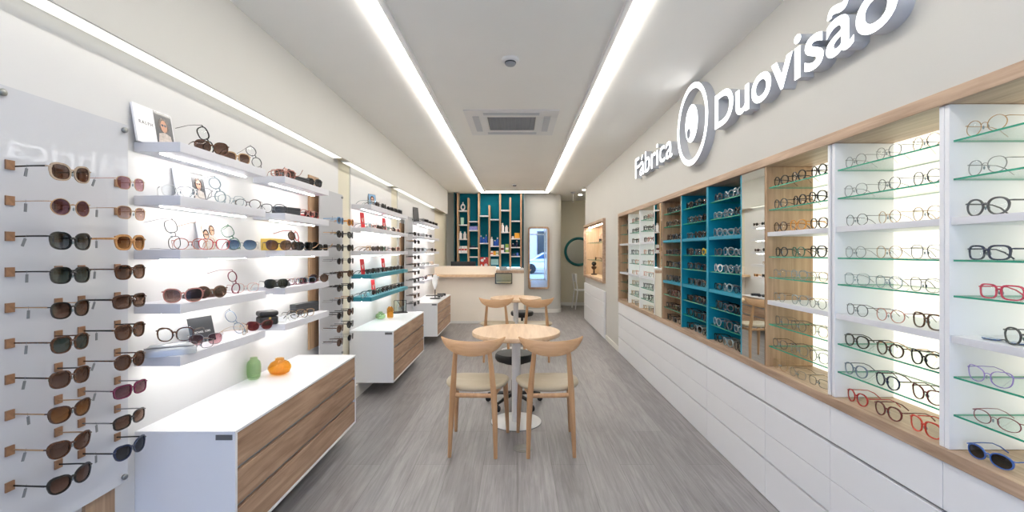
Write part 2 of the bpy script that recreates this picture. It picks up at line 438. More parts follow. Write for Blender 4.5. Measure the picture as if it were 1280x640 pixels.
r = root('ceiling_pendant', (1.24, 10.2, ZC), 'small grey ceiling rose with a thin rod in the corridor', 'pendant')
MB().lathe([(.05, 0), (.05, -.02), (.02, -.03)], n=24).build('ceiling_rose', M['grille'], r)
MB().lathe([(.006, -.03), (.006, -.22)], n=8).build('rod', M['grille'], r)

# ------------------------------------------------------------------ illuminated shop sign
def put_on_right(me):      # text x -> -Y, text y -> +Z, depth -> -X
    me.transform(Matrix(((0, 0, -1, 0), (-1, 0, 0, 0), (0, 1, 0, 0), (0, 0, 0, 1))))
def sign():
    XS = 1.355; dep = .0325
    rt = root('shop_sign', (XR, 3.4, 2.24), 'white illuminated raised letters and eye logo on the right wall', 'sign')
    def word(body, yl, yr, base, cap, off):
        size = cap / .729
        full = text_mesh(body, size, 0, off); a, b = xs(full); k = (yl - yr) / (b - a)
        bar = xs(text_mesh('I', size, 0, off))[1]
        for i, ch in enumerate(body):
            adv = xs(text_mesh(body[:i] + 'I', size, 0, off))[1] - bar if i else 0
            me = text_mesh(ch, size, dep, off)
            me.materials.clear(); me.materials.append(M['side']); me.materials.append(M['sign'])
            me.transform(Matrix.Translation(((adv - a) * k, 0, 0)) @ Matrix.Diagonal((k, 1, 1, 1)))
            for p in me.polygons: p.material_index = 1 if p.normal.z > .9 else 0
            put_on_right(me)
            me.transform(Matrix.Translation((XR - dep - rt.location.x, yl - rt.location.y, base - rt.location.z)))
            link('letter', me, rt)
    word('Fábrica', 5.24, 3.99, 2.243, .235, .0005)
    word('Duovisão', 3.125, 1.62, 2.243, .235, .0045)
    def circ(cx, cy, rx, ry=None, n=56): 
        ry = ry or rx; return [(cx + rx * math.cos(2 * PI * i / n), cy + ry * math.sin(2 * PI * i / n)) for i in range(n)]
    for nm, sp in (('logo_ring', [circ(0, 0, .31, .315), circ(0, 0, .268, .273)]), ('logo_pupil', [circ(0, .01, .125, .145), circ(-.058, -.055, .04)])):
        me = curve_mesh(sp, dep)
        me.materials.clear(); me.materials.append(M['side']); me.materials.append(M['sign'])
        for p in me.polygons: p.material_index = 1 if p.normal.z > .9 else 0
        put_on_right(me); me.transform(Matrix.Translation((-dep, 3.55 - 3.4, 2.392 - 2.24)))
        link(nm, me, rt)
sign()

# ------------------------------------------------------------------ eyewear
def outline(shape, w, h, n):
    p = {'round': 2.0, 'panto': 2.3, 'square': 2.9, 'rect': 3.6, 'cat': 2.4, 'butterfly': 2.45, 'oval': 2.2, 'aviator': 2.5}[shape]
    o = []
    for i in range(n):
        a = 2 * PI * i / n; c, s = math.cos(a), math.sin(a)
        r = (abs(c) ** p + abs(s) ** p) ** (-1 / p)
        x, z = w / 2 * c * r, h / 2 * s * r
        u, v = x / (w / 2), z / (h / 2)
        if shape in ('cat', 'butterfly'): z += h * (.13 if shape == 'cat' else .06) * u * (v + 1) / 2 * (1 if u > 0 else .5); x += w * .05 * max(0, v) * (u > 0)
        if shape == 'butterfly': x += w * .04 * u * -v
        if shape == 'aviator': x *= 1 - .14 * max(0, -v); x += w * .03 * max(0, -v); z += h * .04 * v * -u
        if shape == 'panto': x *= 1 - .1 * max(0, -v)
        if shape in ('square', 'rect', 'butterfly', 'cat'): x *= 1 + (.03 if shape == 'rect' else .07) * v
        o.append((x, z))
    return o
K = 1.9
def glasses_data(spec, lod):
    """spec: shape, frame, lens, temple, thickness(mm), size, panel(bool). Faces -Y, stands on z=0"""
    shape, fcol, lcol, tcol, t, size, panel = spec
    t = t / 1000. * ((1.4 if panel else 1.18) if t >= 2.3 else 1.05)
    w, h = {'round': (.047, .045), 'panto': (.049, .045), 'square': (.052, .047), 'rect': (.052, .037), 'cat': (.053, .044),
            'butterfly': (.056, .052), 'oval': (.052, .037), 'aviator': (.058, .050)}[shape]
    w *= size; h *= size
    n = {0: 28, 1: 14}[lod]; wire = t < .0025
    gap = .0145 if not wire else .018
    cx = gap / 2 + w / 2 + t * .5
    zc = h / 2 + t
    O = outline(shape, w, h, n)
    d = .0042 if not wire else t * 1.2
    fy = lambda x: K * x * x
    frame = MB(); lenses = []; temples = []
    for sgn in (1, -1):
        vs = []
        for i, (x, z) in enumerate(O):
            a, b = O[i - 1], O[(i + 1) % n]
            tx, tz = b[0] - a[0], b[1] - a[1]; q = math.hypot(tx, tz); nx, nz = tz / q, -tx / q
            tt = t * (1.25 if (z > 0 and not wire) else 1.)
            for (px, pz) in ((x, z), (x + nx * tt, z + nz * tt)):
                X = sgn * (cx + px)
                vs.append((X, fy(X), zc + pz)); vs.append((X, fy(X) + d, zc + pz))
        fs = []
        for i in range(n):
            j = (i + 1) % n; a, b = i * 4, j * 4
            fs += [(a, b, b + 2, a + 2), (a + 1, a + 3, b + 3, b + 1), (a, a + 1, b + 1, b), (a + 2, b + 2, b + 3, a + 3)]
        frame.add(vs, fs, 0, lod == 0)
        # lens: slightly domed disc
        L = MB()
        ring = [(sgn * (cx + x), fy(cx + x) + d * .45, zc + z) for x, z in O]
        mid = [(sgn * (cx + x * .5), fy(cx + x * .5) + d * .45 - .0008, zc + z * .5) for x, z in O]
        ce = [(sgn * cx, fy(cx) + d * .45 - .0012, zc)]
        vv = ring + mid + ce
        ff = [(i, (i + 1) % n, n + (i + 1) % n, n + i) for i in range(n)] + [(n + i, n + (i + 1) % n, 2 * n) for i in range(n)]
        back = [(a, b + .0016, c) for a, b, c in vv]
        m_ = len(vv)
        L.add(vv + back, ff + [tuple(q + m_ for q in f[::-1]) for f in ff] + [(i, (i + 1) % n, m_ + (i + 1) % n, m_ + i) for i in range(n)], 0, True)
        lenses.append(L)
        # end piece + temple
        hx = cx + w / 2 + t * 1.2 + .001
        hz = zc + h * (.32 if not panel else .30)
        th = max(t * .62, .0009); tw = th * (1.0 if wire else .55)
        ox = max(x for x, z in O if z > 0)
        frame.tube([(sgn * (cx + ox * .9), fy(cx + ox * .9) + d / 2, hz), (sgn * (hx + .002), fy(hx) + d / 2, hz), (sgn * (hx + .003), fy(hx) + .008, hz)], max(th, .0013), 6)
        T = MB()
        y0 = fy(hx) + .006
        if panel: path = [(sgn * (hx + .003), y0, hz), (sgn * (hx + .002), .06, hz), (sgn * (hx - .002), .121, hz - .001)]
        else: path = [(sgn * (hx + .003), y0, hz), (sgn * (hx + .003), .06, hz), (sgn * (hx + .001), .095, hz - .002), (sgn * (hx - .003), .118, hz - .012), (sgn * (hx - .007), .142, max(.002, hz - .034))]
        k_ = len(path)
        rr = [th * 1.15, th * 1.0, th * .95] if panel else [th * 1.15, th, th * .9, th * 1.1, th * 1.1]
        T.tube(path, rr, 6 if lod == 0 else 4, 0, True, tw / th)
        temples.append(T)
    # bridge
    bz = zc + h * .16
    bx = gap / 2 + t * .2
    bp = [(-bx - .001, fy(bx) + d / 2, bz - .002), (-bx * .5, d / 2, bz + .002), (0, d / 2 - .0004, bz + .003), (bx * .5, d / 2, bz + .002), (bx + .001, fy(bx) + d / 2, bz - .002)]
    frame.tube(bp, max(t * (.6 if wire else .85), .0009), 6)
    if lod == 0:
        for sgn in (1, -1):
            frame.lathe([(0, -.006), (.002, -.004), (.0026, 0), (.002, .004), (0, .006)], (sgn * (gap / 2 - .002), d + .004, zc - h * .08), 8, 1)
    return frame, lenses, temples
GC = {}
def get_glasses(spec, lod):
    key = (spec, lod)
    if key in GC: return GC[key]
    fr_, le, te = glasses_data(spec, lod)
    fm, lm, tm = FC[spec[1]], LC[spec[2]], FC[spec[3]]
    if lod == 0:
        d = ('parts', fr_.mesh('frame', [fm, FC['clear']]), [l.mesh('lens', lm) for l in le], [t.mesh('temple', tm) for t in te])
        pts = list(fr_.v) + [p for t in te for p in t.v]
    else:
        b = MB()
        b.add(fr_.v, fr_.f, 0, True, None)
        for l in le: b.add(l.v, l.f, 1, True)
        for t in te: b.add(t.v, t.f, 2, True)
        d = ('one', b.mesh('eyewear', [fm, lm, tm])); pts = b.v
    GC[key] = (d, [Vector(p) for p in pts[::3]]); return GC[key]
def S(shape, frame, lens='clear', temple=None, t=3.6, size=1.0, panel=False):
    return (shape, frame, lens, temple or frame, t, size, panel)
TEMPLES = []
def glasses(spec, loc, rot, label, group, lod=0, rest=None):
    """rot = (rx, ry, rz) degrees; rest = height of the surface it lies on"""
    d, pts = get_glasses(spec, lod)
    e = Euler([R(a) for a in rot]); mt = e.to_matrix()
    x, y, z = loc
    if rest is not None: z = rest - min((mt @ p).z for p in pts) + .0004
    kind = 'eyeglasses' if spec[2] == 'clear' else 'sunglasses'
    if d[0] == 'parts':
        r = bpy.data.objects.new(kind, None); r.empty_display_size = .03; COL.objects.link(r)
        for me, nm in [(d[1], 'frame')] + [(m, 'lens') for m in d[2]] + [(m, 'temple') for m in d[3]]:
            TEMPLES.append(link(nm, me, r))
    else:
        r = link(kind, d[1])
    r.location = (x, y, z); r.rotation_euler = e
    tag(r, label, kind, group); return r

# ---- right-hand display wall
ZS = [1.765, 1.64, 1.512, 1.375, 1.258, 1.128, .994, .870, .753]      # shelf tops, top to bottom
GL = [0, 1, 3, 4, 6, 7]
XF_, XBK = 1.412, 1.68
BAYS = [  # key, y near, y far, side material, back material, shelf material
    ('A', .60, 1.488, 'lacquer', 'back', 'shelfw', 'white bay at the right picture edge'),
    ('B', 1.525, 2.026, 'lacquer', 'back', 'shelfw', 'backlit white bay left of the rightmost bay'),
    ('C', 2.073, 2.58, 'oakZ', 'back', 'shelfw', 'wood sided bay right of the tall mirror'),
    ('D', 2.885, 3.371, 'teal', 'tealD', 'teal', 'turquoise bay beside the tall mirror'),
    ('E', 3.405, 3.913, 'teal', 'tealD', 'teal', 'farther turquoise bay'),
    ('F', 3.945, 4.43, 'oakZ', 'oakZ', 'teal', 'wood bay with turquoise shelves'),
    ('G', 4.72, 5.262, 'lacquer', 'back', 'shelfw', 'nearer pale bay past the narrow mirror'),
    ('H', 5.29, 5.79, 'lacquer', 'back', 'shelfw', 'farther pale bay past the narrow mirror'),
    ('I', 5.82, 6.31, 'oakZ', 'oakZ', 'shelfw', 'farthest narrow wood bay'),
]
fr = root('display_surround', (XF_, 3.4, .71), 'oak frame running round the whole right wall display', 'frame')
sf = MB()
sf.box(1.40, 1.69, .55, 6.36, 1.885, 1.932); sf.box(1.40, 1.69, .55, 6.36, .710, .752); sf.box(1.40, 1.69, 6.315, 6.36, .752, 1.885)
sf.build('frame', M['oakF'], rel=fr, bevel=.002)
for bi, (key, y0, y1, sm, bmt, shm, nm) in enumerate(BAYS):
    tn = .0173 if bi == 0 else min(.0175, (y0 - BAYS[bi - 1][2]) / 2 - .0004)
    tf = .0175 if bi == 8 else min(.0175, (BAYS[bi + 1][1] - y1) / 2 - .0004)
    if key == 'I': tf = .004
    if key == 'G': tn = .03
    r = root('display_bay', (1.55, (y0 + y1) / 2, .7535), 'display unit, the ' + nm, 'display shelves')
    ya = y0 - (.0175 if key not in 'GD' else .018); yb = y1 + (.0175 if key not in 'FC' else .014)
    thick_n = .036 if key in 'B' else .014
    z0, z1 = .7535, 1.8835
    near = M['teal'] if key in 'DE' else (M['lacquer'] if key in 'ABGHC' else M['oakZ'])
    MB().box(XF_, XBK, y1 + .0003, y1 + tf, z0, z1).build('side_panel', M[sm], rel=r, bevel=.001)
    MB().box(XF_, XBK, y0 - tn, y0 - .0003, z0, z1).build('side_panel', near, rel=r, bevel=.001)
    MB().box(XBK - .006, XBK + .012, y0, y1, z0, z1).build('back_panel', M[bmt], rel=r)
    for i in (2, 5):
        MB().box(XF_ + .004, XBK - .007, y0, y1, ZS[i] - .024, ZS[i]).build('shelf', M[shm], rel=r, bevel=.001)
    for i in GL:
        MB().box(XF_ + .012, XBK - .007, y0 + .001, y1 - .001, ZS[i] - .006, ZS[i], mi=[0, 0, 1, 1, 1, 1]).build('glass_shelf', [M['glass'], M['gedge']], rel=r)
# fix bay C: white divider on its near side is the wide one between B and C; mirrors
for y0, y1, l in ((2.60, 2.865, 'tall clear mirror panel between the turquoise and the wood sided bays'), (4.455, 4.683, 'narrow mirror panel beyond the wood bay with turquoise shelves')):
    r = root('mirror_panel', (XF_, (y0 + y1) / 2, .7535), l, 'mirror')
    MB().box(XF_ + .003, XF_ + .02, y0, y1, .7535, 1.8835).build('backing', M['dark'], rel=r)
    MB().box(XF_ - .001, XF_ + .003, y0 + .001, y1 - .001, .754, 1.883).build('mirror_glass', M['mirror'], rel=r)

ORD = ['first', 'second', 'third', 'fourth', 'fifth']
ROWN = ['top glass shelf', 'second glass shelf', 'upper solid shelf', 'fourth row', 'fifth row', 'lower solid shelf', 'seventh row', 'eighth row', 'wooden bottom ledge']
BSH = {'A': 'the bay at the right edge', 'B': 'the backlit white bay', 'C': 'the wood bay by the mirror', 'D': 'the nearer turquoise bay',
       'E': 'the farther turquoise bay', 'F': 'the turquoise-shelved wood bay', 'G': 'the nearer small pale bay', 'H': 'the farther small pale bay', 'I': 'the farthest wood bay'}
def row(key, i, items, ys, lod, rz=-90, x=1.438):
    n = len(items)
    pos = ['leftmost', 'middle', 'rightmost'] if n == 3 else (['left', 'right'] if n == 2 else (['only'] if n == 1 else ['leftmost', 'second', 'third', 'rightmost']))
    for k, (sp, y) in enumerate(zip(items, ys)):
        j = random.uniform(-5, 5)
        col = sp[1]
        adj = {'silver': 'silver wire', 'gold': 'gold wire', 'gunmetal': 'grey wire'}.get(col, col)
        kind = 'eyeglasses' if sp[2] == 'clear' else 'sunglasses'
        lab = f"{adj} {sp[0]} {kind}, {pos[k]} on {ROWN[i]} of {BSH[key]}"
        glasses(sp, (x + random.uniform(-.003, .006), y + random.uniform(-.004, .004), ZS[i]), (0, 0, rz + j), lab, 'frames on the right wall display', lod, ZS[i])
W = 1.6
def sp(c, shape, t=3.6, temple=None, lens='clear', size=1.): return S(shape, c, lens, temple, t, size)
yB = [1.945, 1.775, 1.61]
rowsB = [
    [sp('silver', 'round', W), sp('silver', 'panto', W), sp('gold', 'round', W, 'brown')],
    [sp('silver', 'panto', W), sp('gunmetal', 'round', W), sp('gunmetal', 'panto', 2., 'black')],
    [sp('gunmetal', 'round', W), sp('gold', 'round', W), sp('gold', 'panto', 1.8)],
    [sp('silver', 'round', W), sp('gold', 'panto', W, 'black'), sp('gunmetal', 'square', W, 'black')],
    [sp('clear', 'square', 1.8, 'silver'), sp('clear', 'panto', 2., 'black'), sp('silver', 'square', 1.8, 'black')],
    [sp('gunmetal', 'panto', 1.9, 'brown'), sp('rose', 'panto', 2.2, 'silver'), sp('tortoise', 'square', 3.4, 'dark red')],
    [sp('black', 'panto', 3.), sp('brown', 'panto', 3., 'gold'), sp('black', 'cat', 3.2, 'brown')],
    [sp('steel blue', 'panto', 2.4, 'navy'), sp('navy', 'panto', 3., 'tortoise'), sp('dark red', 'cat', 2.8, 'brown')],
    [sp('red', 'panto', 2.8), sp('dark red', 'panto', 3.2), sp('coral', 'square', 3.2)]]
for i, it in enumerate(rowsB): row('B', i, it, yB, 0)
rowsA = [
    [sp('gold', 'round', W)], [sp('silver', 'panto', W, 'black')], [sp('dark grey', 'panto', 3.4)], [sp('navy', 'rect', 3.4)],
    [sp('raspberry', 'rect', 3.0)], [sp('gunmetal', 'panto', 2.8)], [sp('lilac', 'cat', 2.0)], [sp('burgundy', 'oval', 1.8)], [sp('blue', 'oval', 2.6, None, 'dark')]]
yA = [1.40, 1.40, 1.395, 1.395, 1.365, 1.30, 1.395, 1.375, 1.395]
for i, it in enumerate(rowsA): row('A', i, it, [yA[i]], 0)
for i, s_, y in ((1, sp('black', 'rect', 3.2), 1.225), (6, sp('blue', 'rect', 3.), 1.235), (7, sp('burgundy', 'rect', 1.8), 1.215)):
    glasses(s_, (1.44, y, ZS[i]), (0, 0, -92), f"{s_[1]} rectangular eyeglasses cut off by the right picture edge, {ROWN[i]}", 'frames on the right wall display', 0, ZS[i])
r = root('clip_on_lenses', (1.47, 1.375, ZS[5] + .003), 'blue clip-on sun lenses lying flat on the lower solid shelf at right', 'sunglasses', None, R(-86))
for s_ in (-1, 1):
    ol = outline('oval', .052, .036, 24)
    MB().prism([(s_ * .033 + x, z) for x, z in ol], lambda u, v, d: (u, v, d), 0, .0025).build('clip_lens', mat('blue_clip', (30, 84, 140), .15, coat=.5), r, .0006)
MB().tube([(-.012, 0, .001), (0, 0, .004), (.012, 0, .001)], .002, 6).build('clip_bridge', FC['dark grey'], r)
yC = [2.505, 2.345, 2.19]
rowsC = [
    [sp('black', 'round', 3.), sp('black', 'panto', 3.), sp('black', 'round', 3.2)],
    [sp('gunmetal', 'round', 2.4, 'black'), sp('black', 'round', 3.2), sp('black', 'panto', 3.2)],
    [sp('tortoise', 'round', 3.), sp('amber', 'panto', 3.6), sp('brown', 'panto', 3., 'amber')],
    [sp('black', 'round', 2.8), sp('green', 'panto', 2.4, 'black'), sp('black', 'square', 3.2)],
    [sp('silver', 'round', W), sp('clear', 'panto', 2.), sp('gold', 'panto', W)],
    [sp('silver', 'panto', W, 'brown'), sp('clear', 'square', 1.8), sp('gunmetal', 'round', W, 'amber')],
    [sp('gunmetal', 'square', W), sp('gunmetal', 'panto', W, 'black'), sp('gold', 'square', W)],
    [sp('gunmetal', 'panto', 1.8, 'black'), sp('silver', 'square', 1.8, 'black'), sp('gunmetal', 'square', 1.8)],
    [sp('gold', 'square', W), sp('silver', 'rect', W, 'black'), sp('gunmetal', 'rect', W, 'gold')]]
for i, it in enumerate(rowsC): row('C', i, it, yC, 0)
cols = {'D': [['dark grey', 'clear', 'clear'], ['clear', 'clear', 'black'], ['clear', 'clear', 'silver'], ['silver', 'clear', 'clear'], ['white', 'clear', 'clear'],
              ['black', 'clear', 'navy'], ['black', 'dark grey', 'black'], ['clear', 'dark grey', 'clear'], ['black', 'clear', 'black']],
        'E': [['black', 'black', 'tortoise'], ['black', 'brown', 'black'], ['dark grey', 'black', 'brown'], ['black', 'dark grey', 'yellow'], ['brown', 'black', 'black'],
              ['black', 'dark grey', 'brown'], ['black', 'brown', 'black'], ['black', 'black', 'dark grey'], ['black', 'clear', 'black']],
        'F': [['black', 'black', 'black'], ['black', 'brown', 'black'], ['tortoise', 'dark grey', 'black'], ['dark grey', 'black', 'brown'], ['black', 'dark grey', 'black'],
              ['dark grey', 'black', 'black'], ['brown', 'dark red', 'black'], ['black', 'brown', 'black'], ['black', 'dark grey', 'brown']],
        'G': [['dark grey', 'rose', 'dark grey'], ['black', 'dark grey', 'black'], ['brown', 'rose', 'brown'], ['pink', 'dark grey', 'rose'], ['silver', 'gold', 'pink'],
              ['pink', 'silver', 'gold'], ['dark grey', 'silver', 'dark grey'], ['dark grey', 'black', 'silver'], ['gold', 'silver', 'brown']],
        'H': [['rose', 'dark grey', 'rose'], ['black', 'dark grey', 'black'], ['brown', 'black', 'rose'], ['dark grey', 'silver', 'gold'], ['silver', 'pink', 'silver'],
              ['gold', 'pink', 'silver'], ['gold', 'silver', 'pink'], ['gold', 'clear', 'silver'], ['gold', 'silver', 'gold']],
        'I': [['black'], ['black'], [], ['black'], ['dark grey'], ['brown'], ['brown'], ['black'], ['dark grey']]}
shp = ['panto', 'round', 'square', 'rect', 'panto', 'cat', 'square', 'oval']
for key, y0, y1, *_ in BAYS:
    if key not in cols: continue
    for i, cl in enumerate(cols[key]):
        n = len(cl)
        if n == 3: ys = [y1 - .085, (y0 + y1) / 2, y0 + .085]
        else: ys = [y0 + .12]
        items = []
        for k, c in enumerate(cl):
            t = 4.4 if c in ('black', 'brown', 'tortoise', 'dark red', 'yellow', 'dark grey', 'clear', 'white') else 2.6
            items.append(sp(c, shp[(i * 3 + k + ord(key)) % len(shp)], t, None, 'clear' if key != 'I' and not (key in 'EF' and (i + k) % 3 == 0) else 'dark'))
        row(key, i, items, ys, 1)

# base cabinets under the display
joints = [.60, 1.508, 2.05, 2.59, 3.39, 3.93, 4.71, 5.275, 5.81, 6.36]
nmz = ['below the right picture edge bay', 'below the backlit white bay', 'below the wood sided bay', 'below the tall mirror and nearest turquoise bay', 'below the farther turquoise bay',
       'below the wood bay with turquoise shelves', 'below the nearer small pale bay', 'below the farther small pale bay', 'at the far end of the right wall run']
for k in range(9):
    ya, yb = joints[k], joints[k + 1]
    r = root('base_cabinet', (1.55, (ya + yb) / 2, 0), 'white handleless drawer cabinet ' + nmz[k], 'cabinet', 'white drawer cabinets along the right wall')
    MB().box(1.43, 1.68, ya + .0005, yb - .0005, .003, .7085).build('body', M['gap'], rel=r)
    for (za, zb) in ((.548, .7085), (.377, .535), (.226, .374), (.004, .214)):
        MB().box(1.408, 1.4285, ya + .0012, yb - .0012, za, zb).build('drawer_front', M['lacq2'], rel=r, bevel=.0015)
# far right niche with its cabinet
r = root('wall_niche_unit', (1.42, 8.41, .892), 'oak framed lit wall niche near the corridor', 'display niche')
b = MB(); x0, x1 = 1.372, 1.44
b.box(x0, x1, 7.34, 7.385, .892, 1.948).box(x0, x1, 9.435, 9.48, .892, 1.948).box(x0, x1, 7.385, 9.435, .892, .935).box(x0, x1, 7.385, 9.435, 1.905, 1.948)
b.build('frame', M['oakF'], rel=r, bevel=.002)
b = MB().box(1.42, 1.69, 7.3855, 7.40, .936, 1.904).box(1.42, 1.69, 9.42, 9.4345, .936, 1.904).box(1.68, 1.695, 7.40, 9.42, .936, 1.904).box(1.42, 1.69, 7.40, 9.42, .936, .945).box(1.42, 1.69, 7.40, 9.42, 1.895, 1.904)
b.build('lining', wood('niche_oak', (196, 160, 126), (224, 194, 162), 'Z'), rel=r)
MB().box(1.46, 1.49, 7.45, 9.37, 1.888, 1.8945).build('light_strip', M['under'], rel=r)
for z in (1.585, 1.245):
    MB().box(1.44, 1.675, 7.402, 9.418, z - .008, z, mi=[0, 0, 1, 1, 1, 1]).build('glass_shelf', [M['glass'], M['gedge']], rel=r)
for px, z, l, c in ((749, 1.585, 'dark sunglasses on the upper glass shelf of the oak niche', 'black'), (744, 1.245, 'dark sunglasses on the lower glass shelf of the oak niche', 'brown')):
    glasses(S('square', c, 'dark', None, 4.4), (1.50, Yat(px, 1.5), z), (0, 0, -90), l, None, 1, z)
r = root('bust_stand', (1.53, Yat(742.5, 1.53), .945), 'dark display figure standing at the bottom of the oak niche', 'figurine')
MB().lathe([(.06, 0), (.06, .02), (.02, .03), (.015, .1), (.05, .13), (.055, .16), (.02, .18)], n=16).build('stand', mat('dark_bronze', (70, 44, 30), .4, noise=.1), r)
MB().lathe([(.02, .18), (.045, .2), (.05, .23), (.03, .26), (0, .265)], n=16).build('head', FC['black'], r)
glasses(S('square', 'dark red', 'dark', None, 4.4), (1.50, Yat(750.5, 1.5), 1.585), (0, 75, -90), 'dark sunglasses standing on end in the oak niche', None, 1, 1.585)
r = root('base_cabinet', (1.55, 8.4, 0), 'low white drawer cabinet under the oak niche', 'cabinet')
MB().box(1.402, 1.418, 7.31, 9.50, .003, .765).build('body', M['lacq2'], rel=r)
for za, zb in ((.585, .763), (.33, .575), (.02, .32)):
    MB().box(1.388, 1.4015, 7.33, 9.49, za, zb).build('drawer_front', M['lacq2'], rel=r, bevel=.002)

# ------------------------------------------------------------------ left wall
tags_ = ('nearest', 'middle', 'farthest')
for k, (y0, y1) in enumerate(((.5, 4.13), (4.44, 5.87), (6.18, 8.93))):
    o = MB().box(XL, XL + .012, y0, y1, .127, 2.238).build('wall_panel', M['board'], bevel=.001)
    tag(o, f'white backing board of the {tags_[k]} left wall display', 'wall panel')
    o['kind'] = 'structure'; o.name = f'wall_left_panel'
for k, (y0, y1) in enumerate(((.5, 4.02), (4.2, 5.72), (5.93, 8.6))):
    r = root('cove_light', (-1.59, (y0 + y1) / 2, 2.24), f'white LED line under the bulkhead over the {tags_[k]} left display', 'light')
    MB().box(-1.627, -1.545, y0, y1, 2.229, 2.24).build('profile', M['white'], rel=r)
    MB().box(-1.622, -1.590, y0 + .01, y1 - .01, 2.226, 2.2285).build('diffuser', M['cove'], rel=r)
    MB().box(-1.584, -1.550, y0 + .01, y1 - .01, 2.226, 2.2285).build('diffuser', M['cove'], rel=r)
ZL = [1.867, 1.64, 1.41, 1.18, .957]
SHN = ['top', 'second', 'third', 'fourth', 'lowest']
def shelf(y0, y1, z, label, m='shelfw', lights=((0, 1),), group='floating shelves on the left wall'):
    r = root('floating_shelf', (XL + .0125, (y0 + y1) / 2, z - .042), label, 'shelf', group)
    MB().box(XL + .0125, -1.43, y0, y1, z - .042, z).build('board', M[m], rel=r, bevel=.0015)
    for a, b in lights:
        MB().box(-1.54, -1.531, y0 + .03 + (y1 - y0 - .03) * a, y0 + (y1 - y0) * b - .02, z - .046, z - .0425).build('light_strip', M['under'], rel=r)
for i, z in enumerate(ZL):
    shelf(1.93, 2.585, z, f'{SHN[i]} grey-white shelf of the nearest stack on the left wall')
    shelf(2.80, 3.45, z, f'{SHN[i]} grey-white shelf of the second stack on the left wall')
    if i < 3: shelf(4.456, 5.93, z, f'{SHN[i]} white shelf in the middle left display bay', 'shelfw', ((0, .44), (.52, 1)))
    else: shelf(4.456, 5.93, z, ('upper' if i == 3 else 'lower') + ' turquoise shelf in the middle left display bay', 'tealS', ((0, .44), (.52, 1)))
    shelf(7.0, 8.3, z, f'{SHN[i]} white shelf in the far left display bay', 'shelfw', ((0, .45), (.55, 1)))
for k, (y0, y1, z0, z1) in enumerate(((1.70, 1.825, .2, 1.7), (3.53, 3.70, .64, 2.0), (6.27, 6.60, .64, 1.80))):
    o = MB().box(XL + .0125, XL + .026, y0, y1, z0, z1).build('oak_board', M['oakZ'], bevel=.001)
    tag(o, f'vertical oak board beside the {tags_[k]} sunglasses panel', 'board')

# sunglasses panels
blk = MB().box(-.006, -.001, -.0125, .0125, -.0145, .0145).mesh('holder_block', mat('block_oak', (150, 112, 82), .5, noise=.2, nscale=60))
wire = MB().tube([(0, 0, 0), (.075, 0, 0), (.082, 0, .004), (.082, 0, .03)], .0014, 6).mesh('wire_holder', M['metalgrey'])
bolt = MB()
bolt.lathe([(.009, 0), (.011, .003), (.011, .010), (.008, .013)], n=20); bolt.v = [(v[2], v[0], v[1]) for v in bolt.v]
bolt = bolt.mesh('bolt', M['steel'])
tagm = MB().box(-.0008, .0008, -.004, .004, -.034, -.008).tube([(0, 0, -.01), (0, .001, .004)], .0006, 4).mesh('price_tag', M['tag'])
XP = -1.57
P0, DZ = 1.669, .1103
OFF = (.045, .194, .276, .423)
def panel(y0, label, block):
    r = root('sunglasses_display', (XP, y0, .48), label, 'display panel')
    MB().box(XP - .006, XP, y0, y0 + .474, .48, 1.91).build('panel', M['acryl'], rel=r)
    for yy in (y0 + .022, y0 + .452):
        for zz in (.505, 1.885):
            o = link('bolt', bolt, r, (0.0003, yy - y0, zz - .48))
            p = MB().tube([(XL + .013, yy, zz), (XP - .0063, yy, zz)], .006, 10).build('spacer', M['steel'], rel=r)
    for i in range(10):
        for q in OFF:
            if block: link('holder_block', blk, r, (.0062, q, P0 - DZ * i - .48))
            else: link('wire_holder', wire, r, (.0002, q, P0 - DZ * i - .48 - .012))
    return r
col1 = [('butterfly', 'taupe', 'brown', 'black', 3.2), ('round', 'gold', 'plum', 'gold', 1.8), ('butterfly', 'black', 'grey', 'black', 3.4), ('square', 'black', 'green', 'black', 3.0),
        ('butterfly', 'black', 'brown', 'gold', 2.4), ('square', 'tortoise', 'green', 'tortoise', 3.0), ('square', 'tortoise', 'brown', 'black', 3.2), ('cat', 'brown', 'amber', 'gold', 2.6),
        ('cat', 'tortoise', 'brown', 'gold', 3.0), ('cat', 'black', 'brown', 'black', 3.4)]
col2 = [('square', 'gold', 'rose', 'rose', 1.6), ('square', 'gold', 'sand', 'gold', 1.8), ('square', 'honey', 'amber', 'honey', 4.4), ('square', 'tortoise', 'brown', 'tortoise', 3.2),
        ('rect', 'brown', 'brown', 'black', 4.2), ('square', 'tortoise', 'brown', 'black', 3.8), ('panto', 'tortoise', 'brown', 'tortoise', 3.2), ('rect', 'plum', 'plum', 'silver', 3.0),
        ('rect', 'black', 'brown', 'silver', 3.0), ('cat', 'navy', 'dark', 'black', 3.4)]
ROW10 = ['top', 'second', 'third', 'fourth', 'fifth', 'sixth', 'seventh', 'eighth', 'ninth', 'bottom']
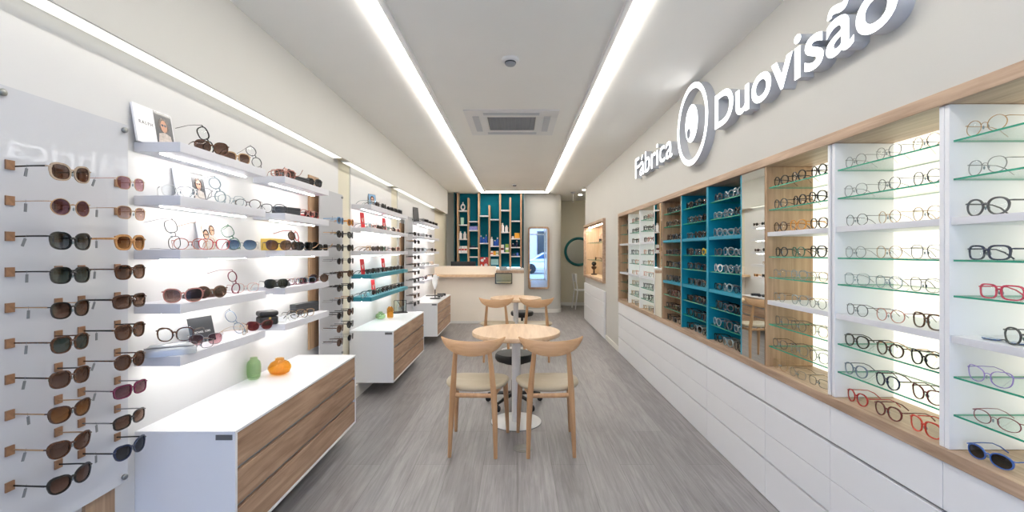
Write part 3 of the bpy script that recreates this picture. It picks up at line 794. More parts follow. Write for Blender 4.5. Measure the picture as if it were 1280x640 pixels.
def fill_panel(y0, pname, lod, c1, c2, tagged):
    for ci, cc in enumerate((c1, c2)):
        yc = y0 + (OFF[0] + OFF[1]) / 2 if ci == 0 else y0 + (OFF[2] + OFF[3]) / 2
        for i, (shape, fc, lc, tcx, t) in enumerate(cc):
            sz = {'square': .96, 'butterfly': .90, 'round': 1.12, 'cat': 1.04, 'rect': 1.08, 'panto': 1.06, 'oval': 1., 'aviator': .96}[shape]
            s_ = S(shape, fc, lc, tcx, t, sz, True)
            d, pts = get_glasses(s_, lod)
            h = {'round': .045, 'panto': .045, 'square': .047, 'rect': .037, 'cat': .044, 'butterfly': .052, 'oval': .037, 'aviator': .05}[shape] * sz
            hz = h / 2 + t / 1000 * (1.4 if t >= 2.3 else 1.05) + h * .30
            z = P0 - DZ * i - hz
            g_ = glasses(s_, (XP + .126, yc + random.uniform(-.002, .002), z), (0, random.uniform(-1.5, 1.5), 90 + random.uniform(-2, 2)),
                    f"{fc} {shape} sunglasses with {lc} lenses, {ROW10[i]} in the {('left', 'right')[ci]} column of {pname}", 'sunglasses on the wall panels', lod)
            if tagged:
                for sg in (-1,):
                    o = link('price_tag', tagm, [c for c in g_.children if c.name.startswith('temple')][1] if False else TEMPLES[-1], (-.069, .082 - random.uniform(0, .01), hz)); o.rotation_euler = (R(random.uniform(-8, 25)), 0, R(90))
panel(1.36, 'glossy white acrylic sunglasses panel at the left picture edge', True)
fill_panel(1.36, 'the nearest panel', 0, col1, col2, True)
pal = [('square', 'black', 'dark', 'black', 4), ('round', 'brown', 'brown', 'black', 3.4), ('butterfly', 'black', 'dark', 'gold', 3.6), ('square', 'tortoise', 'brown', 'tortoise', 4),
       ('panto', 'dark grey', 'dark', 'black', 3.4), ('cat', 'black', 'grey', 'black', 3.8), ('round', 'black', 'brown', 'black', 3.4), ('aviator', 'gunmetal', 'dark', 'gunmetal', 2)]
def pick(n, seed, first=None):
    rg = random.Random(seed); o = [rg.choice(pal) for _ in range(n)]
    if first: o[0] = first
    return o
panel(3.61, 'white sunglasses panel beyond the second shelf stack', False)
fill_panel(3.61, 'the middle panel', 1, pick(10, 3, ('square', 'light blue', 'blue', 'light blue', 4)), pick(10, 5, ('square', 'amber', 'amber', 'amber', 4.4)), False)
panel(6.335, 'white sunglasses panel farthest along the left wall', False)
fill_panel(6.335, 'the farthest panel', 1, pick(10, 7), pick(10, 9), False)

# floating drawer cabinets
def cabinet(y0, y1, label, plate=True):
    z0, z1 = .135, .637; xf = -1.2
    r = root('floating_cabinet', (-1.42, (y0 + y1) / 2, z0), label, 'cabinet', 'floating drawer cabinets on the left wall')
    b = MB().box(XL + .0125, xf, y0, y1, z1 - .012, z1).box(XL + .0125, xf, y0, y1, z0, z0 + .014).box(XL + .0125, xf, y0, y0 + .016, z0 + .014, z1 - .012).box(XL + .0125, xf, y1 - .016, y1, z0 + .014, z1 - .012)
    b.box(XL + .0125, -1.23, y0 + .016, y1 - .016, z0 + .014, z1 - .012)
    b.build('body', M['lacquer'], rel=r, bevel=.001)
    hh = (z1 - z0 - .026 - .044) / 3; fronts = []
    for k in range(3):
        za = z0 + .014 + k * (hh + .020)
        d = MB().box(-1.222, xf - .003, y0 + .017, y1 - .017, za + .001, za + hh).build('drawer_front', M['oakY'], rel=r, bevel=.001)
        fronts.append(d)
    for k in range(2):
        za = z0 + .014 + k * (hh + .020) + hh
        g_ = MB().box(-1.229, -1.218, y0 + .017, y1 - .017, za + .002, za + .019); q_ = r.location
        g_.v = [(a - q_.x, b_ - q_.y, c - q_.z) for a, b_, c in g_.v]
        g_.build('grip_channel', M['grille'], fronts[k])
    if plate: MB().box(-1.282, -1.212, y0 - .003, y0 - .0002, z1 - .036, z1 - .014).build('nameplate', M['metalgrey'], rel=r)
cabinet(1.935, 3.38, 'nearest floating white cabinet with three oak drawers, under the shelf stacks')
cabinet(4.40, 5.84, 'middle floating white cabinet with three oak drawers, under the turquoise shelves')
cabinet(6.81, 8.18, 'farthest floating white cabinet with oak drawers, near the reception counter')
ZT = .637

# vases
def vase(name, prof, loc, m, label, rib=0., ribs=0):
    r = root(name, loc, label, 'vase')
    th = .004
    inner = [(max(a - th, .001), b) for a, b in prof if b > .006][::-1]
    MB().lathe(prof + inner + [(.0005, .007)], n=48, rib=rib, ribs=ribs).build('body', m, r)
    n_ = prof[-1]
    MB().lathe([(n_[0] - .004, n_[1] - .001), (n_[0] + .002, n_[1]), (n_[0] + .003, n_[1] + .003), (n_[0], n_[1] + .005), (n_[0] - .004, n_[1] + .003)], n=40).build('rim', m, r)
def tint(name, c):
    m, nt, out = newmat(name); b = nt.nodes.new('ShaderNodeBsdfPrincipled')
    b.inputs['Base Color'].default_value = lin(c); b.inputs['Roughness'].default_value = .06
    b.inputs['Transmission Weight'].default_value = .72; b.inputs['IOR'].default_value = 1.3
    nt.links.new(b.outputs[0], out.inputs[0]); return m
gg = clear('green_glass', (230, 242, 224), 1.5); ag = clear('amber_glass', (247, 222, 166), 1.5)
vase('green_vase', [(.026, 0), (.034, .012), (.038, .04), (.038, .085), (.034, .104), (.021, .118), (.019, .126)], (-1.585, 2.735, ZT), gg, 'tall ribbed green glass vase on the nearest cabinet', .035, 16)
vase('amber_vase', [(.032, 0), (.055, .012), (.066, .036), (.066, .050), (.052, .074), (.026, .088), (.024, .096)], (-1.487, 2.845, ZT), ag, 'squat amber glass vase on the nearest cabinet', .012, 12)
vase('green_vase', [(.03, 0), (.052, .014), (.057, .032), (.05, .055), (.024, .07), (.021, .08)], (-1.56, 5.18, ZT), gg, 'squat green glass vase on the middle cabinet', .02, 16)
vase('amber_vase', [(.028, 0), (.036, .012), (.038, .04), (.038, .1), (.032, .118), (.02, .128)], (-1.475, 5.27, ZT), ag, 'tall amber glass vase on the middle cabinet')

# ---- things on the nearest shelves
def portrait(r, w, h, x0, x1, seedc, two=False):
    """generic printed portrait lying on the face of a card (local XZ plane, facing -Y)"""
    def flat(nm, pts, c, k):
        me = MB().prism(pts, lambda u, v, d: (u, d, v), -.0012 - .0003 * k, -.0009 - .0003 * k)
        return me.build(nm, c, r)
    W_, H_ = x1 - x0, h * .98
    bg = flat('printed_photo', [(x0, .002), (x1, .002), (x1, H_), (x0, H_)], FC[seedc], 0)
    def ell(cx, cz, rx, rz_, n=18): return [(cx + rx * math.cos(2 * PI * i / n), cz + rz_ * math.sin(2 * PI * i / n)) for i in range(n)]
    skin = PSKIN
    cs = [(x0 + W_ * .5, h * .62)] if not two else [(x0 + W_ * .3, h * .52), (x0 + W_ * .68, h * .68)]
    for j, (cx, cz) in enumerate(cs):
        s_ = W_ * (.3 if not two else .2)
        for nm, pts, c, k in (('printed_hair', ell(cx, cz + s_ * .1, s_ * .95, s_ * 1.15), FC['brown'] if j or not two else FC['black'], 1), ('printed_body', [(max(x0, cx - s_ * 1.5), .003), (min(x1, cx + s_ * 1.5), .003), (min(x1, cx + s_ * 1.1), cz - s_ * 1.3), (cx, cz - s_ * .95), (max(x0, cx - s_ * 1.1), cz - s_ * 1.3)], PCLOTH, 2 + j * 3),
                              ('printed_face', ell(cx, cz - s_ * .05, s_ * .62, s_ * .92), skin, 3 + j * 3), ('printed_glasses', ell(cx - s_ * .28, cz + s_ * .1, s_ * .24, s_ * .17) , FC['navy'], 4 + j * 3), ('printed_glasses', ell(cx + s_ * .28, cz + s_ * .1, s_ * .24, s_ * .17), FC['navy'], 4 + j * 3)):
            flat(nm, pts, c, k)
PSKIN = mat('printed_skin', (206, 158, 132), .5, noise=.06, nscale=60); PCLOTH = mat('printed_cloth', (196, 186, 180), .5, noise=.2, nscale=90)
def lettering(body, size, parent, x, z, m, y=-.002, off=.0):
    me = text_mesh(body, size, .0002, off, 4, 1.35 if body == 'RALPH' else 1.0); me.materials.clear(); me.materials.append(m)
    me.transform(Matrix.Rotation(PI / 2, 4, 'X')); me.transform(Matrix.Translation((x, y, z)))
    return link('lettering', me, parent)
def card(loc, rz, w, h, label, lean=8, face='paper', photo=None, text=None, two=False, tcol='dark', tz=.5, tx=.1, ts=.02, seedc='dark grey', name='display_card'):
    r = root(name, loc, label, 'display card'); r.rotation_euler = (R(-lean), 0, R(rz))
    cd = MB().box(-w / 2, w / 2, -.0008, .008, 0, h).build('card_board', M[face], r, .0006)
    if photo: portrait(cd, w, h, -w / 2 + w * photo[0], -w / 2 + w * photo[1], seedc, two)
    if text: lettering(text, ts, r, -w / 2 + w * tx, h * tz, M[tcol] if tcol in M else FC[tcol], -.0012)
    return r
XW = XL + .013
PRE = []
def XCARD(*a, **k): o = card(*a, **k); (remember(o) if 'remember' in globals() else PRE.append(o))
XCARD((XW + .038, 2.012, ZL[0]), 90, .215, .165, 'white RALPH card with a portrait photo at the near end of the top shelf', 9, photo=(.5, .97), text='RALPH', tx=.09, tz=.50, ts=.0205)
XCARD((XW + .038, 2.235, ZL[1]), 90, .205, .16, 'white card with a portrait photo behind clear frames on the second shelf', 9, photo=(.52, .97))
XCARD((XW + .038, 2.385, ZL[2]), 90, .20, .15, 'white card with a photo of two women on the third shelf', 9, photo=(.08, .7), two=True, seedc='white')
XCARD((XW + .085, 2.245, ZL[4]), 78, .13, .125, 'charcoal MICHAEL KORS card on the lowest shelf of the nearest stack', 14, face='dark', text='MICHAEL KORS', tcol='white', tz=.38, tx=.1, ts=.0135)
G1 = 'frames laid out on the left wall shelves'
from mathutils.bvhtree import BVHTree
PLACED = []                      # what already lies on the nearest shelves, so that nothing is pushed through anything else
def remember(o):
    vs, fs = [], []
    m0 = Matrix.Translation(o.location) @ o.rotation_euler.to_matrix().to_4x4()
    def walk(q, m):
        if q.type == 'MESH':
            n = len(vs); vs.extend(m @ v.co for v in q.data.vertices); fs.extend([i + n for i in p.vertices] for p in q.data.polygons)
        for c in q.children: walk(c, m @ Matrix.Translation(c.location) @ c.rotation_euler.to_matrix().to_4x4())
    walk(o, m0)
    PLACED.append(BVHTree.FromPolygons(vs, fs)); return o
def put(spec, px, X, sh, rot, label, lod=0, dz=0.):
    z0 = ZL[sh] + dz
    fr_, le, te = glasses_data(spec, 1)
    vs, fs = [], []
    for b in [fr_] + le + te: n = len(vs); vs += b.v; fs += [[i + n for i in f] for f in b.f]
    mt = Euler([R(a) for a in rot]).to_matrix(); vs = [mt @ Vector(v) for v in vs]
    lo = min(v.z for v in vs); y0 = Yat(px, X); xmin = min(v.x for v in vs)
    cand = sorted(((abs(dy) + abs(dx) * .8 + (.05 if dx > .02 else 0), dy, dx) for dy in [i * .01 for i in range(-14, 15)] for dx in [i * .01 for i in range(-10, 6)]))
    best = None
    for _, dy, dx in cand:
        x, y = max(X + dx, XW + .004 - xmin), y0 + dy
        if x > -1.435 or not (1.90 < y < 2.60 or 2.79 < y < 3.47): continue
        t = BVHTree.FromPolygons([(v.x + x, v.y + y, v.z + z0 - lo) for v in vs], fs)
        if not any(t.overlap(q) for q in PLACED): best = (x, y); break
    if best is None: best = (max(X, XW + .004 - xmin), y0)
    o = glasses(spec, (best[0], best[1], z0), rot, label, G1, lod, z0)
    return remember(o)
for o in PRE: remember(o)
def XCASE(*a, **k): return remember(case_open(*a, **k))
def XBOX(*a, **k): return remember(box_case(*a, **k))
# top shelf, nearest stack
put(S('square', 'black', t=3.2), 240, -1.53, 0, (12, 62, 85), 'black eyeglasses tipped up on the top shelf of the nearest stack')
put(S('butterfly', 'tortoise', 'brown', None, 3.6), 262, -1.475, 0, (0, 0, 50), 'brown tortoiseshell sunglasses on the top shelf of the nearest stack')
put(S('square', 'gold', 'brown', 'gold', 3.4), 296, -1.475, 0, (0, 0, 55), 'gold and brown sunglasses on the top shelf of the nearest stack')
put(S('panto', 'dark grey', t=2.6), 312, -1.50, 0, (-10, 65, 40), 'dark eyeglasses standing up at the far end of the nearest top shelf')
# second
put(S('panto', 'white', t=3.0), 216, -1.51, 1, (0, 0, 45), 'clear white eyeglasses at the near end of the second shelf')
put(S('square', 'silver', t=2.2), 234, -1.47, 1, (0, 0, 40), 'silver eyeglasses in front of the portrait card on the second shelf')
put(S('panto', 'clear', t=3.2), 258, -1.50, 1, (0, 68, 60), 'clear eyeglasses tipped up in the middle of the second shelf')
put(S('square', 'clear', t=2.0), 276, -1.47, 1, (0, 0, 60), 'thin clear eyeglasses beside the brown ones on the second shelf')
put(S('panto', 'brown', t=2.6), 310, -1.49, 1, (0, 0, 28), 'brown round eyeglasses at the far end of the second shelf')
# third
put(S('square', 'black', temple='silver', t=1.8), 208, -1.49, 2, (0, 78, 70), 'thin black eyeglasses standing on end on the third shelf')
put(S('panto', 'rose', t=2.6), 238, -1.47, 2, (0, 0, 40), 'pink-red eyeglasses near the two women card on the third shelf')
put(S('square', 'gold', t=1.8), 240, -1.52, 2, (0, 70, 80), 'gold wire eyeglasses tipped up behind the pink ones, third shelf')
put(S('square', 'red', t=2.8), 264, -1.47, 2, (0, 0, 45), 'red square eyeglasses in front of the two women card, third shelf')
put(S('square', 'green', t=3.0), 279, -1.52, 2, (0, 66, 30), 'green eyeglasses tipped up beside the two women card')
put(S('aviator', 'gunmetal', 'blue', 'silver', 2.0, .97), 297, -1.455, 2, (0, 0, 25), 'blue gradient sunglasses at the far end of the third shelf')
# cases
def case_open(name, loc, rz, L, r_, m, label, lid=True, minner=None):
    """lying hinged clam case: half round body, flat flap"""
    o = root(name, loc, label, 'glasses case'); o.rotation_euler = (0, 0, R(rz))
    n = 20; prof = []
    for i in range(n + 1):
        a = PI * i / n; prof.append((r_ * math.cos(a), r_ * 1.3 * max(0., math.sin(a)) ** .8))
    b = MB(); rings = []
    for k in range(9):
        u = -1 + k / 4.; s_ = (1 - abs(u) ** 6 * .45)
        rings.append([(u * L / 2, p[0] * s_, p[1] * s_) for p in prof])
    vs = [p for rg in rings for p in rg]; nn = n + 1
    fs = [(a * nn + j, a * nn + j + 1, (a + 1) * nn + j + 1, (a + 1) * nn + j) for a in range(8) for j in range(n)]
    fs += [(a * nn + n, a * nn, (a + 1) * nn, (a + 1) * nn + n) for a in range(8)] + [tuple(range(nn))[::-1], tuple(8 * nn + j for j in range(nn))]
    b.add(vs, fs, 0, True).build('case_body', m, o)
    if lid:
        lb = MB(); q = r_ * 1.32
        lb.tube([(-L / 2 + .006, -r_ * .75, q * .74), (L / 2 - .006, -r_ * .75, q * .74)], .0022, 8).build('flap_edge', minner or M['metalgrey'], o)
    return o
silver = mat('silver_case', (182, 186, 192), .25, .3, noise=.03)
blackl = mat('black_leather', (26, 28, 34), .38, noise=.12, nscale=60)
XCASE('glasses_case', (-1.50, Yat(213, -1.50), ZL[4]), 32, .185, .038, silver, 'silver-white clamshell glasses case on the lowest shelf')
put(S('butterfly', 'tortoise', t=3.8, size=1.0), 218, -1.50, 4, (0, 0, 14), 'dark tortoiseshell eyeglasses resting on the silver glasses case', 0, .051)
put(S('square', 'silver', 'rose', 'gold', 1.8, 1.05), 265, -1.455, 4, (0, 0, 35), 'silver sunglasses with pink lenses on the lowest shelf')
put(S('rect', 'gunmetal', temple='gold', t=2.0), 247, -1.50, 4, (0, 0, 60), 'grey wire eyeglasses behind the pink lens sunglasses')
put(S('oval', 'steel blue', t=2.4, size=1.1), 287, -1.53, 4, (0, 60, 30), 'blue-grey eyeglasses tipped up on the lowest shelf of the nearest stack')
put(S('rect', 'gold', t=1.6), 293, -1.50, 4, (0, 0, 110), 'gold wire eyeglasses lying by the red sunglasses')
put(S('cat', 'dark red', 'red', 'gold', 3.6), 318, -1.455, 4, (0, 0, 48), 'dark red cat-eye sunglasses at the far end of the lowest shelf')
# fourth
XCASE('glasses_case', (-1.53, Yat(254, -1.53), ZL[3]), 64, .17, .030, mat('brown_leather_case', (70, 36, 28), .35, noise=.2, nscale=40), 'dark brown glasses case behind the pink sunglasses, fourth shelf')
put(S('butterfly', 'rose', 'brown', 'rose', 3.4, 1.02), 229, -1.455, 3, (0, 0, 32), 'rose pink butterfly sunglasses leaning on the brown case, fourth shelf')
put(S('round', 'tortoise', 'brown', 'tortoise', 3.2, 1.12), 265, -1.455, 3, (0, 0, 52), 'brown round sunglasses in front of the brown case')
put(S('panto', 'burgundy', t=2.6), 284, -1.50, 3, (0, 72, 75), 'burgundy eyeglasses standing on end, fourth shelf of the nearest stack')
put(S('square', 'pink', t=2.0), 306, -1.47, 3, (0, 0, 45), 'pale pink eyeglasses at the far end of the fourth shelf')

# ---- second stack (Y 2.8 .. 3.45)
put(S('rect', 'rose', temple='rose', t=2.8), 350, -1.49, 0, (180, 0, 60), 'rose gold eyeglasses lying upside down on the top shelf, second stack')
XCARD((XW + .045, 3.18, ZL[0]), 84, .12, .115, 'card with a portrait photo at the far end of the top shelf', 8, photo=(.02, .98), seedc='pink')
def box_case(name, loc, rz, w, d, h, m, label, snap=None, bev=.004, lidm=None):
    o = root(name, loc, label, 'glasses case' if 'case' in name else 'box'); o.rotation_euler = (0, 0, R(rz))
    MB().box(-w / 2, w / 2, -d / 2, d / 2, 0, h * .62).build('base', m, o, bev)
    MB().box(-w / 2 - .001, w / 2 + .001, -d / 2 - .001, d / 2 + .001, h * .625, h).build('lid', lidm or m, o, bev)
    if snap:
        s_ = MB().lathe([(.007, 0), (.007, .003), (.004, .005)], n=16); s_.v = [(v[0], -d / 2 - .001 - v[2], h * .5 + v[1]) for v in s_.v]
        s_.build('snap_button', snap, o)
    return o
XBOX('glasses_case', (-1.50, 3.11, ZL[0]), 78, .17, .05, .045, blackl, 'black glasses case in front of the portrait card, top shelf')
put(S('square', 'black', 'dark', None, 4.4), 386, -1.455, 0, (0, 0, 60), 'black sunglasses at the far end of the top shelf, second stack')
put(S('square', 'rose', 'brown', 'rose', 3.0), 368, -1.46, 0, (0, 0, 50), 'rose framed sunglasses on the top shelf, second stack')
XBOX('glasses_case', (-1.53, Yat(358, -1.53), ZL[1]), 70, .17, .07, .055, M['dark'], 'dark grey rectangular case on the second shelf, second stack')
put(S('square', 'dark grey', t=3.0), 337, -1.50, 1, (0, 0, 20), 'dark eyeglasses left of the grey case, second stack')
put(S('panto', 'rose', t=2.6), 375, -1.455, 1, (0, 0, 65), 'rose eyeglasses between the grey and the red case')
XBOX('glasses_case', (-1.575, Yat(391, -1.55), ZL[1]), 86, .16, .06, .04, mat('red_case', (196, 24, 34), .35, noise=.05), 'red glasses case at the far end of the second shelf')
put(S('rect', 'dark red', 'dark', 'black', 4.4), 394, -1.442, 1, (0, 0, 75), 'dark sunglasses in front of the red case')
XBOX('gift_box', (-1.587, Yat(342, -1.587), ZL[2]), 86, .155, .07, .075, mat('yellow_card_box', (226, 194, 92), .5, noise=.04), 'yellow box on the third shelf, second stack', None, .002)
put(S('butterfly', 'brown', 'brown', None, 4.0), 349, -1.465, 2, (0, 0, 40), 'brown sunglasses in front of the yellow box')
put(S('panto', 'black', 'brown', 'black', 3.8), 357, -1.50, 2, (0, 70, 70), 'black sunglasses standing on end beside the yellow box')
put(S('rect', 'red', t=3.0), 369, -1.49, 2, (0, 65, 90), 'dark red eyeglasses tipped up on the third shelf, second stack')
put(S('square', 'black', 'dark', None, 4.4), 378, -1.455, 2, (0, 0, 60), 'black sunglasses right of the tipped red eyeglasses')
put(S('butterfly', 'black', 'dark', 'gold', 4.0), 388, -1.51, 2, (180, 0, 70), 'black and gold sunglasses tipped up at the far end of the third shelf')
put(S('rect', 'black', 'dark', None, 4.4), 395, -1.455, 2, (0, 0, 75), 'black narrow sunglasses at the very end of the third shelf')
XCASE('glasses_case', (-1.525, Yat(347, -1.525), ZL[3]), 70, .165, .036, blackl, 'black leather glasses case on the fourth shelf, second stack')
put(S('square', 'black', 'green', None, 3.6), 346, -1.455, 3, (0, 0, 45), 'black and gold sunglasses in front of the black leather case')
put(S('rect', 'burgundy', t=2.4), 364, -1.49, 3, (180, 0, 70), 'burgundy eyeglasses lying upside down on the fourth shelf')
put(S('panto', 'gold', t=1.8), 374, -1.48, 3, (0, 0, 60), 'gold wire eyeglasses in the middle of the fourth shelf, second stack')
put(S('rect', 'steel blue', 'dark', 'dark grey', 3.2), 381, -1.452, 3, (0, 0, 60), 'grey-blue sunglasses on the fourth shelf, second stack')
put(S('round', 'tortoise', 'brown', 'gold', 3.4, 1.12), 399, -1.44, 3, (0, 0, 38), 'round tortoiseshell sunglasses at the far end of the fourth shelf')
XBOX('glasses_case', (-1.53, Yat(334, -1.53), ZL[4]), 48, .105, .085, .085, blackl, 'black cube shaped leather case with a gold snap', mat('gold_snap', (222, 190, 110), .3, .9), .012)
put(S('rect', 'white', temple='black', t=4.0), 352, -1.46, 4, (0, 0, 60), 'black and white eyeglasses right of the cube case')
put(S('panto', 'brown', t=2.8), 366, -1.455, 4, (0, 0, 55), 'brown eyeglasses in the middle of the lowest shelf, second stack')
XBOX('flat_box', (-1.55, Yat(381, -1.55), ZL[4]), 80, .26, .05, .075, M['dark'], 'flat charcoal box on the lowest shelf, second stack', None, .002)
put(S('square', 'gold', t=2.4), 384, -1.47, 4, (0, 0, 55), 'gold eyeglasses in front of the flat charcoal box')

# ---- middle bay shelves
def red_tag(loc, rz, h, label):
    r = root('display_tag', loc, label, 'display sign', 'red brand signs'); r.rotation_euler = (R(-8), 0, R(rz))
    MB().box(-.024, .024, -.002, .002, 0, h).build('card', M['red'], r, .001)
    MB().box(-.024, .024, .002, .05, 0, .002).build('foot', M['red'], r)
    v = [(-.012, .62 * h), (-.006, .62 * h), (.001, .42 * h), (.009, .66 * h), (.014, .66 * h), (.003, .36 * h), (-.002, .36 * h)]
    MB().prism(v, lambda u, w, d: (u, d, w), -.0032, -.0021).build('logo', FC['white'], r)
for px, sh, l in ((452, 1, 'left red sign with white logo on the second shelf, middle bay'), (481, 1, 'right red sign with white logo on the second shelf, middle bay'),
                  (454, 3, 'left red sign with white logo on the upper turquoise shelf'), (480, 3, 'right red sign with white logo on the upper turquoise shelf'),
                  (467.5, 4, 'red sign with white logo on the lower turquoise shelf')):
    X = -1.52; red_tag((X, max(4.48, Yat(px, X)), ZL[sh]), 60, .15, l)
XCARD((XW + .04, 5.0, ZL[0]), 70, .14, .17, 'framed landscape style card on the top shelf of the middle bay', 8, face='dark', photo=(.12, .97), seedc='light blue')
MID = [[('clear', 0, 452), ('brown', 1, 470), ('black', 1, 478), ('black', 1, 485), ('dark grey', 1, 490), ('black', 1, 494), ('grey', 1, 499)],
       [('clear', 0, 460), ('pink', 0, 466), ('brown', 1, 472), ('tortoise', 1, 477), ('green', 0, 484), ('brown', 1, 493), ('rose', 1, 499)],
       [('gold', 0, 455), ('brown', 1, 466), ('tortoise', 1, 472), ('green', 1, 477), ('silver', 0, 485), ('brown', 1, 493), ('rose', 1, 499)],
       [('black', 1, 455), ('black', 1, 462), ('dark grey', 1, 469), ('black', 1, 475), ('brown', 1, 481), ('black', 1, 487), ('black', 1, 492), ('dark grey', 1, 497), ('black', 1, 502)],
       [('silver', 0, 452), ('clear', 0, 457), ('black', 1, 464), ('green', 1, 470), ('brown', 1, 475), ('black', 1, 480), ('tortoise', 1, 487), ('brown', 1, 492), ('black', 1, 498), ('dark grey', 1, 503)]]
MN = ['top shelf', 'second shelf', 'third shelf', 'upper turquoise shelf', 'lower turquoise shelf']
def spread(n, lo, hi, want, mn):
    ys = [min(max(w_, lo), hi) for w_ in want]
    for i in range(1, n): ys[i] = max(ys[i], ys[i - 1] + mn)
    if ys[-1] > hi:
        ys[-1] = hi
        for i in range(n - 2, -1, -1): ys[i] = min(ys[i], ys[i + 1] - mn)
    return ys
NUM = ['first', 'second', 'third', 'fourth', 'fifth', 'sixth', 'seventh', 'eighth', 'ninth', 'tenth']
for i, rw in enumerate(MID):
    yy_ = spread(len(rw), 4.54, 5.855, [Yat(q[2], -1.475) for q in rw], .1625)
    for k, (c, sun, px) in enumerate(rw):
        c = 'dark grey' if c == 'grey' else c
        X = -1.452 if i == 0 else -1.475; y = yy_[k]
        glasses(S(shp[(k + i) % 8], c, 'dark' if sun else 'clear', None, 4.0 if sun else 3.0), (X, y, ZL[i]), (0, 0, 88 + random.uniform(-6, 3)),
                f"{c} {'sunglasses' if sun else 'eyeglasses'}, {NUM[k]} from the left on the {MN[i]} of the middle bay", G1, 1, ZL[i])
# ---- far bay shelves
card((-1.58, 7.14, ZL[0]), 75, .17, .235, 'tall dark standing card on the top shelf of the far bay', 6, face='dark')
FAR = [[('dark grey', 0, 527), ('black', 1, 530), ('black', 1, 533.5), ('black', 1, 537), ('black', 1, 541), ('brown', 1, 544.5)],
       [('silver', 0, 530), ('black', 1, 534), ('dark grey', 1, 539)],
       [('dark grey', 1, 529), ('clear', 0, 532), ('black', 1, 541), ('brown', 1, 544.5)],
       [('silver', 0, 530), ('clear', 0, 535), ('gold', 0, 541)],
       [('navy', 0, 529), ('dark red', 1, 533), ('black', 1, 541.5), ('amber', 1, 545)]]
FN = ['top shelf', 'second shelf', 'third shelf', 'fourth shelf', 'lowest shelf']
for i, rw in enumerate(FAR):
    yy_ = spread(len(rw), 7.08, 8.22, [Yat(q[2], -1.475) for q in rw], .165)
    for k, (c, sun, px) in enumerate(rw):
        X = -1.452 if i == 0 else -1.475; y = yy_[k]
        glasses(S(shp[(k + i * 2) % 8], c, 'dark' if sun else 'clear', None, 4.4), (X, y, ZL[i]), (0, 0, 88 + random.uniform(-6, 3)),
                f"{c} {'sunglasses' if sun else 'eyeglasses'}, {NUM[k]} from the left on the {FN[i]} of the far bay", G1, 1, ZL[i])

# table-top mirror / easel on the middle cabinet
r = root('tabletop_mirror', (-1.47, 5.70, ZT), 'small black framed tabletop mirror on the middle cabinet', 'mirror', None, R(28))
MB().box(-.085, .085, -.035, .035, 0, .012).build('base', M['black'], r, .002)
b = MB()
b.box(-.078, -.072, -.004, .004, .012, .16).box(.072, .078, -.004, .004, .012, .16).box(-.072, .072, -.004, .004, .154, .16).box(-.072, .072, -.004, .004, .018, .024)
b.build('frame', M['black'], r)
MB().box(-.072, .072, -.001, .001, .024, .154).build('glass', M['glass'], r)
MB().tube([(-.03, .006, .15), (.05, .03, .012)], .004, 6).build('strut', M['black'], r)
# stand on the far cabinet
r = root('display_stand', (-1.35, 7.45, ZT), 'black two tier stand with slim pole on the farthest cabinet', 'display stand')
MB().disc((0, 0, 0), .085, 0, .012, 28).build('base', M['black'], r)
MB().lathe([(.008, .012), (.008, .15)], n=12).build('pole', M['black'], r)
MB().box(-.14, .14, -.07, .07, .045, .06).build('tray', M['black'], r, .003)
MB().lathe([(.008, .15), (.03, .2), (.045, .27), (.042, .34), (.03, .38), (.01, .4)], n=20, sy=.5).build('white_head', M['white'], r)
glasses(S('rect', 'black', 'dark', None, 4.4), (-1.30, 7.70, ZT), (0, 0, 60), 'black sunglasses beside the stand on the farthest cabinet', None, 1, ZT)
XBOX('glasses_case', (-1.33, 7.95, ZT), 20, .14, .06, .04, blackl, 'black glasses case at the far side of the farthest cabinet')

# ------------------------------------------------------------------ reception
CTR = mat('warm_white_counter', (240, 231, 217), .45, noise=.006, nscale=3)
r = root('reception_counter', (-.75, 9.2, 0), 'white reception counter with oak ledge at the back of the shop', 'counter')
XC0 = XL + .001
MB().box(XC0, .125, 8.91, 9.06, .002, .985).box(.09, .125, 9.06, 9.7, .002, .985).build('body', CTR, rel=r, bevel=.002)
MB().box(XC0, .09, 9.061, 9.7, .70, .73).build('desk_top', CTR, rel=r)
MB().box(XC0, -.425, 8.93, 9.10, .9855, 1.118).build('riser', CTR, rel=r, bevel=.004)
MB().box(-.424, .125, 8.90, 9.25, .9855, 1.035).build('wood_top', M['oakF'], rel=r, bevel=.003)
led = [(XC0, 8.909), (XC0, 8.70)] + [(-.60 + .17 * math.sin(R(a)), 8.87 - .17 * math.cos(R(a))) for a in range(0, 80, 10)] + [(-.425, 8.909)]
MB().prism(led, lambda u, v, d: (u, v, d), .918, .962).build('ledge', M['top'], rel=r, bevel=.003)
MB().box(XC0, .13, 8.898, 8.9095, .002, .05).build('skirting', M['base'], rel=r)
r = root('monitor', (-1.11, 9.32, .731), 'black computer screen seen from behind over the counter', 'monitor')
MB().box(-.255, .255, -.015, .012, .19, .475).build('screen', M['black'], r, .004)
MB().box(-.02, .02, .012, .03, .01, .3).build('neck', M['black'], r)
MB().box(-.11, .11, -.06, .12, 0, .011).build('base', M['black'], r, .002)
r = root('glass_vitrine', (-.27, 8.84, .785), 'small black framed glass box on the counter front', 'display case')
b = MB(); x0, x1, y0, y1, z0, z1 = -.165, .165, -.06, .055, 0, .205; e = .012
for x in (x0, x1 - e):
    for y in (y0, y1 - e): b.box(x, x + e, y, y + e, z0, z1)
for z in (z0, z1 - e):
    for y in (y0, y1 - e): b.box(x0 + e, x1 - e, y, y + e, z, z + e)
    for x in (x0, x1 - e): b.box(x, x + e, y0 + e, y1 - e, z, z + e)
b.build('frame', M['black'], r)
MB().box(x0 + e, x1 - e, y0 + .003, y0 + .006, e, z1 - e).build('front_glass', M['glass'], r)
